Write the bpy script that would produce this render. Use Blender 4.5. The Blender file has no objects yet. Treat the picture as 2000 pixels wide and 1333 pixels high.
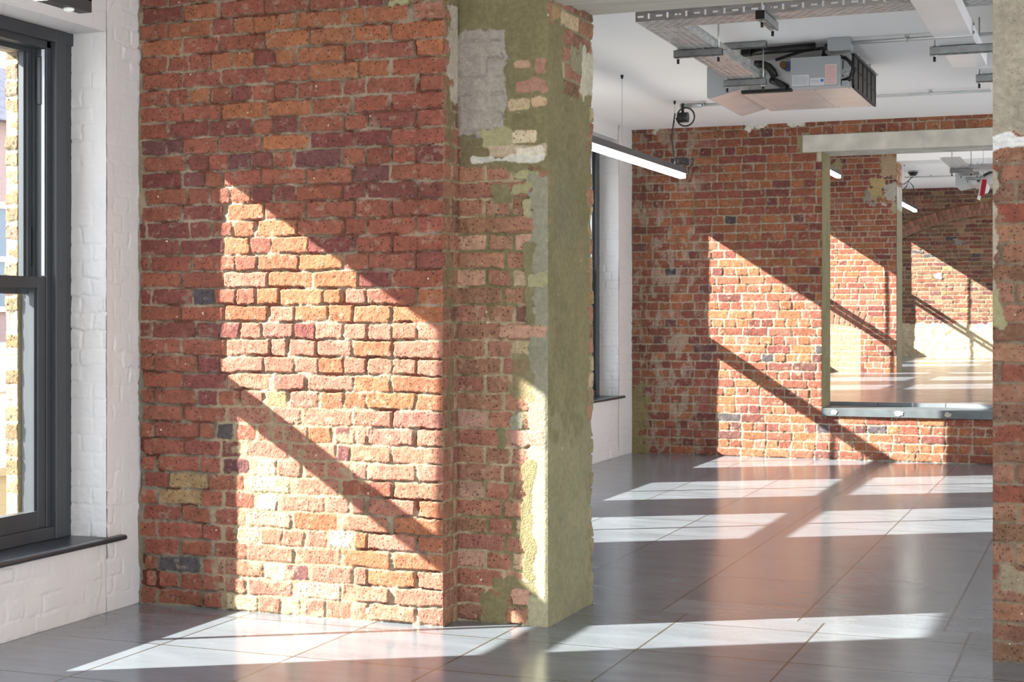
import bpy, bmesh, math, random
import numpy as np
from mathutils import Vector

sc = bpy.context.scene
C = sc.collection
random.seed(7)

# ------------------------------------------------------------------ camera, sky, sun, exposure
YAW = math.radians(21.2)
FPX = 3011.0
HZ = 615.0
CZ = 1.31
cam_d = bpy.data.cameras.new('camera')
cam_d.sensor_width = 36.0
cam_d.lens = FPX / 2000 * 36.0
cam_d.shift_y = -(666.5 - HZ) / 2000.0
cam_d.clip_end = 300
cam = bpy.data.objects.new('camera', cam_d)
cam.location = (0, 0, CZ)
cam.rotation_euler = (math.pi / 2, 0, YAW)
C.objects.link(cam)
sc.camera = cam

SUN = Vector((1.0, 0.61, -0.645)).normalized()
sun_d = bpy.data.lights.new('sun', 'SUN')
sun_d.energy = 27.0
sun_d.color = (1.0, 0.96, 0.905)
sun_d.angle = math.radians(0.53)
sun = bpy.data.objects.new('sun', sun_d)
sun.rotation_euler = SUN.to_track_quat('-Z', 'Y').to_euler()
C.objects.link(sun)

w = bpy.data.worlds.new('sky')
sc.world = w
w.use_nodes = True
nt = w.node_tree
bg = nt.nodes['Background']
tc = nt.nodes.new('ShaderNodeTexCoord')
sep = nt.nodes.new('ShaderNodeSeparateXYZ')
rp = nt.nodes.new('ShaderNodeValToRGB')
rp.color_ramp.elements[0].position = 0.0
rp.color_ramp.elements[0].color = (0.95, 0.95, 0.97, 1)
rp.color_ramp.elements[1].position = 0.6
rp.color_ramp.elements[1].color = (0.62, 0.76, 1.0, 1)
nt.links.new(tc.outputs['Generated'], sep.inputs[0])
nt.links.new(sep.outputs['Z'], rp.inputs[0])
nt.links.new(rp.outputs[0], bg.inputs['Color'])
bg.inputs['Strength'].default_value = 4.1

sc.view_settings.view_transform = 'Standard'
sc.view_settings.look = 'None'
sc.view_settings.gamma = 1.0
sc.view_settings.use_curve_mapping = False
sc.view_settings.exposure = 0.33
try:
    sc.cycles.max_bounces = 10
    sc.cycles.diffuse_bounces = 7
    sc.cycles.glossy_bounces = 4
    sc.cycles.transparent_max_bounces = 12
except Exception:
    pass

# ------------------------------------------------------------------ key dimensions (metres)
CEIL = 3.06                      # ceiling of the two nearer rooms
CEIL2 = 3.74                     # ceiling of the raised rooms
FL2 = 0.50                       # floor of the raised rooms
XW = {1: -4.12, 2: -4.23, 3: -4.35}
Y1, Y1R, Y1B = 5.915, 6.075, 6.65   # near cross wall: pier face, recessed face, back
Y2, Y2B = 14.04, 14.49              # middle cross wall
Y3, Y3B = 22.0, 22.6
Y4 = 30.5
CT, ST = math.cos(YAW), math.sin(YAW)

def xz(px, py, Y):
    """X and Z of a measured photo point lying on the plane Y."""
    t = (px - 1000.0) / FPX
    zc = Y / (CT + ST * t)
    return zc * (-ST + CT * t), CZ + (HZ - py) / FPX * zc

# ------------------------------------------------------------------ materials
MAT = {}
def node_mat(name):
    m = bpy.data.materials.new(name)
    m.use_nodes = True
    return m, m.node_tree, m.node_tree.nodes['Principled BSDF']

def simple(name, col, rough=0.5, metal=0.0, noise=0.0, nscale=8.0, bump=0.0, bscale=60.0, emit=None, spec=0.5, stretch=(1, 1, 1)):
    m, t, b = node_mat(name)
    b.inputs['Base Color'].default_value = (*col, 1)
    b.inputs['Roughness'].default_value = rough
    b.inputs['Metallic'].default_value = metal
    b.inputs['Specular IOR Level'].default_value = spec
    g = t.nodes.new('ShaderNodeTexCoord')
    mp = t.nodes.new('ShaderNodeMapping')
    mp.inputs['Scale'].default_value = stretch
    t.links.new(g.outputs['Object'], mp.inputs[0])
    if noise > 0:
        n = t.nodes.new('ShaderNodeTexNoise')
        n.inputs['Scale'].default_value = nscale
        n.inputs['Detail'].default_value = 6
        t.links.new(mp.outputs[0], n.inputs['Vector'])
        r = t.nodes.new('ShaderNodeValToRGB')
        r.color_ramp.elements[0].position = 0.3
        r.color_ramp.elements[1].position = 0.7
        r.color_ramp.elements[0].color = (*[c * (1 - noise) for c in col], 1)
        r.color_ramp.elements[1].color = (*[min(1, c * (1 + noise)) for c in col], 1)
        t.links.new(n.outputs['Fac'], r.inputs[0])
        t.links.new(r.outputs[0], b.inputs['Base Color'])
    if bump > 0:
        n2 = t.nodes.new('ShaderNodeTexNoise')
        n2.inputs['Scale'].default_value = bscale
        n2.inputs['Detail'].default_value = 5
        t.links.new(mp.outputs[0], n2.inputs['Vector'])
        bp = t.nodes.new('ShaderNodeBump')
        bp.inputs['Strength'].default_value = bump
        bp.inputs['Distance'].default_value = 0.004
        t.links.new(n2.outputs['Fac'], bp.inputs['Height'])
        t.links.new(bp.outputs[0], b.inputs['Normal'])
    if emit:
        b.inputs['Emission Color'].default_value = (*emit[0], 1)
        b.inputs['Emission Strength'].default_value = emit[1]
    MAT[name] = m
    return m

def math_node(t, op, a=None, b=None):
    n = t.nodes.new('ShaderNodeMath')
    n.operation = op
    for i, v in enumerate((a, b)):
        if v is None:
            continue
        if isinstance(v, (int, float)):
            n.inputs[i].default_value = v
        else:
            t.links.new(v, n.inputs[i])
    return n.outputs[0]

# masonry: colour attribute carries each brick's colour, painted sunlit paleness included; alpha = how pitted it is
def masonry_mat(name, pit_scale=95.0, bump=0.7):
    m, t, b = node_mat(name)
    at = t.nodes.new('ShaderNodeAttribute')
    at.attribute_name = 'col'
    g = t.nodes.new('ShaderNodeTexCoord')
    b.inputs['Roughness'].default_value = 0.9
    b.inputs['Specular IOR Level'].default_value = 0.2
    n1 = t.nodes.new('ShaderNodeTexNoise'); n1.inputs['Scale'].default_value = 45; n1.inputs['Detail'].default_value = 8
    n1.inputs['Roughness'].default_value = 0.65
    t.links.new(g.outputs['Object'], n1.inputs['Vector'])
    mr = t.nodes.new('ShaderNodeMapRange')
    mr.inputs['From Min'].default_value = 0.3; mr.inputs['From Max'].default_value = 0.7
    mr.inputs['To Min'].default_value = 0.82; mr.inputs['To Max'].default_value = 1.2
    t.links.new(n1.outputs['Fac'], mr.inputs['Value'])
    mul = t.nodes.new('ShaderNodeVectorMath'); mul.operation = 'SCALE'
    t.links.new(at.outputs['Color'], mul.inputs[0]); t.links.new(mr.outputs[0], mul.inputs['Scale'])
    # gas holes in the brick face
    warp = t.nodes.new('ShaderNodeTexNoise'); warp.inputs['Scale'].default_value = 120
    t.links.new(g.outputs['Object'], warp.inputs['Vector'])
    wa = t.nodes.new('ShaderNodeVectorMath'); wa.operation = 'SCALE'; wa.inputs['Scale'].default_value = 0.012
    t.links.new(warp.outputs['Color'], wa.inputs[0])
    ad = t.nodes.new('ShaderNodeVectorMath'); ad.operation = 'ADD'
    t.links.new(g.outputs['Object'], ad.inputs[0]); t.links.new(wa.outputs[0], ad.inputs[1])
    vo = t.nodes.new('ShaderNodeTexVoronoi'); vo.inputs['Scale'].default_value = pit_scale
    t.links.new(ad.outputs[0], vo.inputs['Vector'])
    sepc = t.nodes.new('ShaderNodeSeparateColor'); t.links.new(vo.outputs['Color'], sepc.inputs[0])
    # radius varies per cell: few big, many none
    rad = math_node(t, 'MULTIPLY', math_node(t, 'POWER', sepc.outputs[0], 1.5), 0.46)
    inside = math_node(t, 'SUBTRACT', rad, vo.outputs['Distance'])
    pit = t.nodes.new('ShaderNodeMapRange')
    pit.inputs['From Min'].default_value = 0.0; pit.inputs['From Max'].default_value = 0.07
    t.links.new(inside, pit.inputs['Value'])
    pa = math_node(t, 'MULTIPLY', pit.outputs[0], at.outputs['Alpha'])
    dark = t.nodes.new('ShaderNodeMix'); dark.data_type = 'RGBA'
    t.links.new(math_node(t, 'MULTIPLY', pa, 0.72), dark.inputs[0])
    t.links.new(mul.outputs[0], dark.inputs[6])
    dark.inputs[7].default_value = (0.05, 0.022, 0.016, 1)
    # fine lime flecks
    vo2 = t.nodes.new('ShaderNodeTexVoronoi'); vo2.inputs['Scale'].default_value = 24
    t.links.new(ad.outputs[0], vo2.inputs['Vector'])
    sep2 = t.nodes.new('ShaderNodeSeparateColor'); t.links.new(vo2.outputs['Color'], sep2.inputs[0])
    f2 = math_node(t, 'SUBTRACT', math_node(t, 'MULTIPLY', math_node(t, 'POWER', sep2.outputs[1], 9.0), 0.13), vo2.outputs['Distance'])
    fl = math_node(t, 'GREATER_THAN', f2, 0.0)
    fl = math_node(t, 'MULTIPLY', fl, 0.7)
    mx = t.nodes.new('ShaderNodeMix'); mx.data_type = 'RGBA'
    t.links.new(fl, mx.inputs[0]); t.links.new(dark.outputs[2], mx.inputs[6])
    mx.inputs[7].default_value = (0.62, 0.55, 0.45, 1)
    t.links.new(mx.outputs[2], b.inputs['Base Color'])
    n3 = t.nodes.new('ShaderNodeTexNoise'); n3.inputs['Scale'].default_value = 130; n3.inputs['Detail'].default_value = 6
    t.links.new(g.outputs['Object'], n3.inputs['Vector'])
    hgt = math_node(t, 'SUBTRACT', math_node(t, 'ADD', n3.outputs['Fac'], math_node(t, 'MULTIPLY', n1.outputs['Fac'], 0.8)), math_node(t, 'MULTIPLY', pa, 1.6))
    bp = t.nodes.new('ShaderNodeBump'); bp.inputs['Strength'].default_value = bump; bp.inputs['Distance'].default_value = 0.007
    t.links.new(hgt, bp.inputs['Height']); t.links.new(bp.outputs[0], b.inputs['Normal'])
    MAT[name] = m
    return m

def painted_brick(name, col, depth=0.35):
    m, t, b = node_mat(name)
    g = t.nodes.new('ShaderNodeTexCoord')
    s = t.nodes.new('ShaderNodeSeparateXYZ'); t.links.new(g.outputs['Object'], s.inputs[0])
    cb = t.nodes.new('ShaderNodeCombineXYZ')
    t.links.new(math_node(t, 'ADD', s.outputs['X'], s.outputs['Y']), cb.inputs[0]); t.links.new(s.outputs['Z'], cb.inputs[1])
    br = t.nodes.new('ShaderNodeTexBrick')
    br.inputs['Scale'].default_value = 1.0
    br.inputs['Brick Width'].default_value = 0.226; br.inputs['Row Height'].default_value = 0.0755
    br.inputs['Mortar Size'].default_value = 0.006; br.inputs['Mortar Smooth'].default_value = 1.0
    t.links.new(cb.outputs[0], br.inputs['Vector'])
    n = t.nodes.new('ShaderNodeTexNoise'); n.inputs['Scale'].default_value = 22; n.inputs['Detail'].default_value = 6
    t.links.new(g.outputs['Object'], n.inputs['Vector'])
    n0 = t.nodes.new('ShaderNodeTexNoise'); n0.inputs['Scale'].default_value = 3; n0.inputs['Detail'].default_value = 3
    t.links.new(g.outputs['Object'], n0.inputs['Vector'])
    h = math_node(t, 'ADD', math_node(t, 'MULTIPLY', br.outputs['Fac'], math_node(t, 'MULTIPLY', n0.outputs['Fac'], -0.9)), math_node(t, 'MULTIPLY', n.outputs['Fac'], 0.8))
    bp = t.nodes.new('ShaderNodeBump'); bp.inputs['Strength'].default_value = depth; bp.inputs['Distance'].default_value = 0.008
    t.links.new(h, bp.inputs['Height']); t.links.new(bp.outputs[0], b.inputs['Normal'])
    b.inputs['Base Color'].default_value = (*col, 1)
    b.inputs['Roughness'].default_value = 0.75
    MAT[name] = m
    return m

def floor_mat(name, w_y, w_x, ph_y, ph_x):
    m, t, b = node_mat(name)
    g = t.nodes.new('ShaderNodeTexCoord')
    s = t.nodes.new('ShaderNodeSeparateXYZ'); t.links.new(g.outputs['Object'], s.inputs[0])
    cb = t.nodes.new('ShaderNodeCombineXYZ')
    t.links.new(math_node(t, 'SUBTRACT', s.outputs['Y'], ph_y), cb.inputs[0])
    t.links.new(math_node(t, 'SUBTRACT', s.outputs['X'], ph_x), cb.inputs[1])
    br = t.nodes.new('ShaderNodeTexBrick')
    br.offset = 0.0
    br.inputs['Scale'].default_value = 1.0
    br.inputs['Brick Width'].default_value = w_y; br.inputs['Row Height'].default_value = w_x
    br.inputs['Mortar Size'].default_value = 0.0048; br.inputs['Mortar Smooth'].default_value = 0.1
    br.inputs['Color1'].default_value = (0.150, 0.165, 0.182, 1)
    br.inputs['Color2'].default_value = (0.182, 0.198, 0.216, 1)
    br.inputs['Mortar'].default_value = (0.060, 0.055, 0.045, 1)
    t.links.new(cb.outputs[0], br.inputs['Vector'])
    mp = t.nodes.new('ShaderNodeMapping'); mp.inputs['Scale'].default_value = (1.0, 3.2, 1.0)
    mp.inputs['Rotation'].default_value = (0, 0, 0.1)
    t.links.new(g.outputs['Object'], mp.inputs[0])
    n = t.nodes.new('ShaderNodeTexNoise'); n.inputs['Scale'].default_value = 2.4; n.inputs['Detail'].default_value = 9; n.inputs['Roughness'].default_value = 0.62
    t.links.new(mp.outputs[0], n.inputs['Vector'])
    mr = t.nodes.new('ShaderNodeMapRange'); mr.inputs['From Min'].default_value = 0.32; mr.inputs['From Max'].default_value = 0.72
    mr.inputs['To Min'].default_value = 0.88; mr.inputs['To Max'].default_value = 1.16
    t.links.new(n.outputs['Fac'], mr.inputs['Value'])
    mul = t.nodes.new('ShaderNodeVectorMath'); mul.operation = 'SCALE'
    t.links.new(br.outputs['Color'], mul.inputs[0]); t.links.new(mr.outputs[0], mul.inputs['Scale'])
    # chalky scuffs
    n2 = t.nodes.new('ShaderNodeTexNoise'); n2.inputs['Scale'].default_value = 5; n2.inputs['Detail'].default_value = 10; n2.inputs['Roughness'].default_value = 0.7
    mp2 = t.nodes.new('ShaderNodeMapping'); mp2.inputs['Scale'].default_value = (1.0, 3.0, 1.0); mp2.inputs['Location'].default_value = (3, 1, 0)
    t.links.new(g.outputs['Object'], mp2.inputs[0]); t.links.new(mp2.outputs[0], n2.inputs['Vector'])
    r2 = t.nodes.new('ShaderNodeMapRange'); r2.inputs['From Min'].default_value = 0.60; r2.inputs['From Max'].default_value = 0.72
    r2.inputs['To Max'].default_value = 0.38
    t.links.new(n2.outputs['Fac'], r2.inputs['Value'])
    mx = t.nodes.new('ShaderNodeMix'); mx.data_type = 'RGBA'
    t.links.new(r2.outputs[0], mx.inputs[0]); t.links.new(mul.outputs[0], mx.inputs[6])
    mx.inputs[7].default_value = (0.34, 0.33, 0.30, 1)
    t.links.new(mx.outputs[2], b.inputs['Base Color'])
    rr = t.nodes.new('ShaderNodeMapRange'); rr.inputs['To Min'].default_value = 0.10; rr.inputs['To Max'].default_value = 0.27
    t.links.new(n.outputs['Fac'], rr.inputs['Value']); t.links.new(rr.outputs[0], b.inputs['Roughness'])
    b.inputs['Specular IOR Level'].default_value = 0.68
    n4 = t.nodes.new('ShaderNodeTexNoise'); n4.inputs['Scale'].default_value = 9; n4.inputs['Detail'].default_value = 4
    t.links.new(g.outputs['Object'], n4.inputs['Vector'])
    bp = t.nodes.new('ShaderNodeBump'); bp.inputs['Strength'].default_value = 0.07; bp.inputs['Distance'].default_value = 0.002
    t.links.new(math_node(t, 'SUBTRACT', n4.outputs['Fac'], br.outputs['Fac']), bp.inputs['Height']); t.links.new(bp.outputs[0], b.inputs['Normal'])
    MAT[name] = m
    return m

def glass_mat(name):
    m = bpy.data.materials.new(name); m.use_nodes = True
    t = m.node_tree; t.nodes.clear()
    o = t.nodes.new('ShaderNodeOutputMaterial')
    tr = t.nodes.new('ShaderNodeBsdfTransparent'); tr.inputs[0].default_value = (0.97, 0.99, 0.985, 1)
    gl = t.nodes.new('ShaderNodeBsdfGlossy'); gl.inputs['Roughness'].default_value = 0.0
    lw = t.nodes.new('ShaderNodeLayerWeight'); lw.inputs['Blend'].default_value = 0.5
    pw_ = math_node(t, 'ADD', math_node(t, 'MULTIPLY', math_node(t, 'POWER', lw.outputs['Facing'], 4.0), 0.6), 0.02)
    mx = t.nodes.new('ShaderNodeMixShader')
    t.links.new(pw_, mx.inputs[0]); t.links.new(tr.outputs[0], mx.inputs[1]); t.links.new(gl.outputs[0], mx.inputs[2])
    t.links.new(mx.outputs[0], o.inputs[0])
    MAT[name] = m

masonry_mat('red_masonry')
masonry_mat('stock_masonry', 60.0, 0.6)
painted_brick('white_painted_brick', (0.57, 0.56, 0.545))
simple('white_relief', (0.58, 0.56, 0.54), 0.75, noise=0.025, nscale=7, bump=0.35, bscale=45)
simple('white_plaster', (0.93, 0.915, 0.895), 0.8, bump=0.08, bscale=12)
simple('grey_joinery', (0.042, 0.046, 0.050), 0.38, spec=0.4, noise=0.06)
simple('sill_paint', (0.028, 0.030, 0.034), 0.28)
simple('black_plastic', (0.012, 0.012, 0.012), 0.4)
simple('sash_track', (0.55, 0.60, 0.66), 0.3)
simple('galvanised', (0.50, 0.51, 0.50), 0.42, metal=0.75, noise=0.22, nscale=14, stretch=(1, 1, 5))
simple('galvanised_sheet', (0.62, 0.63, 0.62), 0.33, metal=0.55, noise=0.08, nscale=5)
simple('bright_duct', (0.86, 0.86, 0.87), 0.28, metal=0.35, noise=0.05, nscale=2)
simple('strut_steel', (0.30, 0.31, 0.31), 0.45, metal=0.6, noise=0.2, nscale=20, stretch=(1, 6, 1))
simple('zinc_rod', (0.55, 0.56, 0.55), 0.35, metal=0.9)
simple('unit_casing', (0.42, 0.44, 0.45), 0.5, metal=0.2)
simple('filter_black', (0.015, 0.015, 0.015), 0.6)
simple('filter_mesh', (0.10, 0.09, 0.08), 0.8)
simple('brass_cap', (0.18, 0.10, 0.03), 0.6)
simple('blue_plastic', (0.10, 0.12, 0.35), 0.5)
simple('label_white', (0.70, 0.71, 0.73), 0.6)
simple('label_pink', (0.78, 0.62, 0.60), 0.6)
simple('label_print_red', (0.65, 0.22, 0.20), 0.6)
simple('label_print_grey', (0.33, 0.33, 0.36), 0.6)
simple('label_blue', (0.05, 0.22, 0.62), 0.5)
simple('charcoal_housing', (0.028, 0.026, 0.026), 0.45)
simple('lamp_diffuser', (0.9, 0.88, 0.84), 0.5, emit=((1.0, 0.93, 0.82), 14.0))
simple('steel_wire', (0.30, 0.29, 0.27), 0.5, metal=0.5)
simple('concrete', (0.52, 0.49, 0.42), 0.85, noise=0.22, nscale=5, bump=0.5, bscale=30)
simple('board_concrete', (0.60, 0.565, 0.49), 0.85, noise=0.15, nscale=6, bump=0.4, bscale=20, stretch=(0.4, 6, 1))
simple('ledge_stone', (0.085, 0.095, 0.10), 0.4, noise=0.2, nscale=8, spec=0.6)
simple('cement_dab', (0.42, 0.40, 0.30), 0.9, noise=0.2, nscale=30)
simple('sign_red', (0.32, 0.008, 0.02), 0.35)
simple('sign_white', (0.80, 0.79, 0.76), 0.5)
simple('tarmac', (0.18, 0.18, 0.19), 0.9, noise=0.2)
simple('roof_slate', (0.16, 0.13, 0.14), 0.7, noise=0.3, nscale=10)
simple('stone_render', (0.62, 0.60, 0.56), 0.8)
simple('dark_glazing', (0.10, 0.13, 0.17), 0.1)
simple('car_white', (0.75, 0.76, 0.78), 0.2)
simple('tyre_rubber', (0.02, 0.02, 0.02), 0.8)
painted_brick('street_brick', (0.30, 0.20, 0.18), 0.5)
painted_brick('yellow_street_brick', (0.34, 0.25, 0.13), 0.5)
floor_mat('slate_near', 0.585, 0.595, 5.20, -2.32)
floor_mat('slate_rear', 0.66, 0.604, 7.56, -2.452)
floor_mat('slate_raised', 0.66, 0.604, 15.1, -2.60)
glass_mat('window_glass')

# ------------------------------------------------------------------ mesh helpers
def tag(o, label=None, cat=None, group=None, kind=None):
    if label: o['label'] = label
    if cat: o['category'] = cat
    if group: o['group'] = group
    if kind: o['kind'] = kind
    return o

def empty(name, loc, label=None, cat=None, group=None, kind=None, parent=None):
    o = bpy.data.objects.new(name, None)
    o.empty_display_size = 0.1
    o.location = loc
    C.objects.link(o)
    if parent: o.parent = parent
    return tag(o, label, cat, group, kind)

class MB:
    """collects boxes, tubes and prisms in world coordinates, builds ONE mesh object"""
    def __init__(s):
        s.v = []; s.f = []; s.sm = []
    def add(s, vs, fs, smooth=False):
        n = len(s.v)
        s.v += [tuple(p) for p in vs]
        s.f += [tuple(i + n for i in f) for f in fs]
        s.sm += [smooth] * len(fs)
        return s
    def box(s, x0, x1, y0, y1, z0, z1, bev=0.0):
        if x0 > x1: x0, x1 = x1, x0
        if y0 > y1: y0, y1 = y1, y0
        if z0 > z1: z0, z1 = z1, z0
        if bev <= 0:
            vs = [(x, y, z) for x in (x0, x1) for y in (y0, y1) for z in (z0, z1)]
            return s.add(vs, [(0, 1, 3, 2), (4, 6, 7, 5), (0, 4, 5, 1), (2, 3, 7, 6), (0, 2, 6, 4), (1, 5, 7, 3)])
        bm = bmesh.new()
        bmesh.ops.create_cube(bm, size=1.0)
        for v in bm.verts:
            v.co = Vector(((x0 + x1) / 2 + v.co.x * (x1 - x0), (y0 + y1) / 2 + v.co.y * (y1 - y0), (z0 + z1) / 2 + v.co.z * (z1 - z0)))
        bmesh.ops.bevel(bm, geom=bm.edges[:], offset=bev, segments=2, affect='EDGES', profile=0.5)
        bm.verts.index_update()
        s.add([v.co[:] for v in bm.verts], [[v.index for v in f.verts] for f in bm.faces])
        bm.free()
        return s
    def prism(s, pts, axis, a0, a1, smooth=False):
        """pts: 2D outline in the plane normal to axis ('x': (y,z), 'y': (x,z), 'z': (x,y))"""
        def P(p, a):
            return {'x': (a, p[0], p[1]), 'y': (p[0], a, p[1]), 'z': (p[0], p[1], a)}[axis]
        n = len(pts)
        vs = [P(p, a0) for p in pts] + [P(p, a1) for p in pts]
        fs = [tuple(range(n))[::-1], tuple(range(n, 2 * n))]
        s.add(vs, fs)
        k = len(s.v) - 2 * n
        for i in range(n):
            j = (i + 1) % n
            s.f.append((k + i, k + j, k + n + j, k + n + i)); s.sm.append(smooth)
        return s
    def tube(s, pts, r, seg=10, caps=True):
        pts = [Vector(p) for p in pts]
        n = len(pts)
        rs = r if isinstance(r, (list, tuple)) else [r] * n
        up = Vector((0, 0, 1))
        d0 = (pts[1] - pts[0]).normalized()
        if abs(d0.dot(up)) > 0.9: up = Vector((1, 0, 0))
        a = d0.cross(up).normalized()
        vs = []
        for i, p in enumerate(pts):
            if i == 0: d = pts[1] - pts[0]
            elif i == n - 1: d = pts[-1] - pts[-2]
            else: d = (pts[i + 1] - pts[i]).normalized() + (pts[i] - pts[i - 1]).normalized()
            d.normalize()
            a = (a - d * a.dot(d)).normalized()
            b = d.cross(a)
            for k in range(seg):
                t = 2 * math.pi * k / seg
                vs.append(p + a * (math.cos(t) * rs[i]) + b * (math.sin(t) * rs[i]))
        fs = []
        for i in range(n - 1):
            for k in range(seg):
                l = (k + 1) % seg
                fs.append((i * seg + k, i * seg + l, (i + 1) * seg + l, (i + 1) * seg + k))
        s.add(vs, fs, True)
        if caps:
            base = len(s.v) - n * seg
            s.f.append(tuple(base + k for k in range(seg))[::-1]); s.sm.append(False)
            s.f.append(tuple(base + (n - 1) * seg + k for k in range(seg))); s.sm.append(False)
        return s
    def cells(s, O, U, V, nu, nv, du, dv, keep, thick):
        """sheet of cells with holes; thick along U x V"""
        O, U, V = Vector(O), Vector(U), Vector(V)
        N = U.cross(V).normalized() * thick
        vs = []
        for off in (Vector((0, 0, 0)), N):
            for i in range(nu + 1):
                for j in range(nv + 1):
                    vs.append(O + U * (i * du) + V * (j * dv) + off)
        M = (nu + 1) * (nv + 1)
        idx = lambda i, j: i * (nv + 1) + j
        fs = []
        K = [[keep(i, j) for j in range(nv)] for i in range(nu)]
        for i in range(nu):
            for j in range(nv):
                if not K[i][j]: continue
                q = (idx(i, j), idx(i + 1, j), idx(i + 1, j + 1), idx(i, j + 1))
                fs.append(q[::-1]); fs.append(tuple(M + a for a in q))
                for di, dj, e in ((-1, 0, (q[3], q[0])), (1, 0, (q[1], q[2])), (0, -1, (q[0], q[1])), (0, 1, (q[2], q[3]))):
                    a, b = i + di, j + dj
                    if not (0 <= a < nu and 0 <= b < nv) or not K[a][b]:
                        fs.append((e[0], e[1], M + e[1], M + e[0]))
        return s.add(vs, fs)
    def build(s, name, mat, parent=None, label=None, cat=None, group=None, kind=None):
        me = bpy.data.meshes.new(name)
        v = s.v
        off = Vector((0, 0, 0))
        if parent is not None:
            off = world_loc(parent)
            v = [(p[0] - off[0], p[1] - off[1], p[2] - off[2]) for p in v]
        me.from_pydata(v, [], s.f)
        me.polygons.foreach_set('use_smooth', s.sm)
        me.materials.append(MAT[mat])
        bm = bmesh.new(); bm.from_mesh(me)
        bmesh.ops.recalc_face_normals(bm, faces=bm.faces[:])
        bm.to_mesh(me); bm.free()
        me.update()
        o = bpy.data.objects.new(name, me)
        C.objects.link(o)
        if parent is not None: o.parent = parent
        return tag(o, label, cat, group, kind)

def world_loc(o):
    p = Vector((0, 0, 0))
    while o is not None:
        p += o.location
        o = o.parent
    return p

def copy_tree(o, parent=None):
    c = o.copy(); C.objects.link(c)
    if parent is not None: c.parent = parent
    for ch in list(o.children):
        copy_tree(ch, c)
    return c

# ------------------------------------------------------------------ masonry height fields
def hash2(ix, iy, seed):
    h = (ix.astype(np.int64) * 374761393 + iy.astype(np.int64) * 668265263 + seed * 974634777) & 0xffffffff
    h = ((h ^ (h >> 13)) * 1274126177) & 0xffffffff
    h = (h ^ (h >> 16)) & 0xffffffff
    return h.astype(np.float64) / 4294967295.0

def vnoise(u, v, s, seed):
    x = u * s; y = v * s
    ix = np.floor(x); iy = np.floor(y)
    fx = x - ix; fy = y - iy
    fx = fx * fx * (3 - 2 * fx); fy = fy * fy * (3 - 2 * fy)
    a = hash2(ix, iy, seed); b = hash2(ix + 1, iy, seed); c = hash2(ix, iy + 1, seed); d = hash2(ix + 1, iy + 1, seed)
    return (a * (1 - fx) + b * fx) * (1 - fy) + (c * (1 - fx) + d * fx) * fy - 0.5

def fbm(u, v, s, seed, o=4):
    r = 0; a = 1.0
    for i in range(o):
        r = r + a * vnoise(u, v, s * 2 ** i, seed + 17 * i)
        a *= 0.5
    return r

def sstep(a, b, x):
    t = np.clip((x - a) / (b - a), 0, 1)
    return t * t * (3 - 2 * t)

PAL = {
    'o': (0.268, 0.103, 0.052), 'r': (0.215, 0.075, 0.048), 'm': (0.155, 0.053, 0.042), 'p': (0.125, 0.053, 0.047),
    'k': (0.075, 0.062, 0.062), 'y': (0.25, 0.165, 0.08), 'w': (0.70, 0.64, 0.50), 'n': (0.275, 0.118, 0.080),  # n: pinkish red; in the near wall it paints red bricks as sunlit
    't': (0.255, 0.128, 0.080), 'c': (0.38, 0.28, 0.17), 'b': (0.17, 0.090, 0.056), 'g': (0.30, 0.25, 0.19), 's': (0.37, 0.285, 0.175), 'S': (0.33, 0.23, 0.125), 'x': (0.37, 0.21, 0.145),
}
MORTAR = (0.250, 0.198, 0.138)
TAN = (0.275, 0.208, 0.128)
OLIVE = (0.168, 0.145, 0.074)
OLIVE2 = (0.285, 0.262, 0.140)
CEMENT = (0.225, 0.212, 0.148)

def bond(u0, u1, nrows, pal, seed, kind='english', S=0.2275, weights=None):
    """rows of (start, end, colour letter)"""
    R = random.Random(seed)
    rows = []
    for k in range(nrows):
        if kind == 'english': st = (k % 2 == 0)
        else: st = None
        row = []
        x = u0 - (0.0 if k % 2 else S * 0.25)
        i = 0
        while x < u1:
            L = S if (st or (st is None and R.random() < 0.62)) else S / 2
            if R.random() < 0.04: L = S * 0.75
            L *= R.uniform(0.97, 1.03)
            j = 0.0045
            row.append((x + j, x + L - j, R.choices(pal, weights)[0]))
            x += L
            i += 1
        rows.append(row)
    return rows

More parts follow.
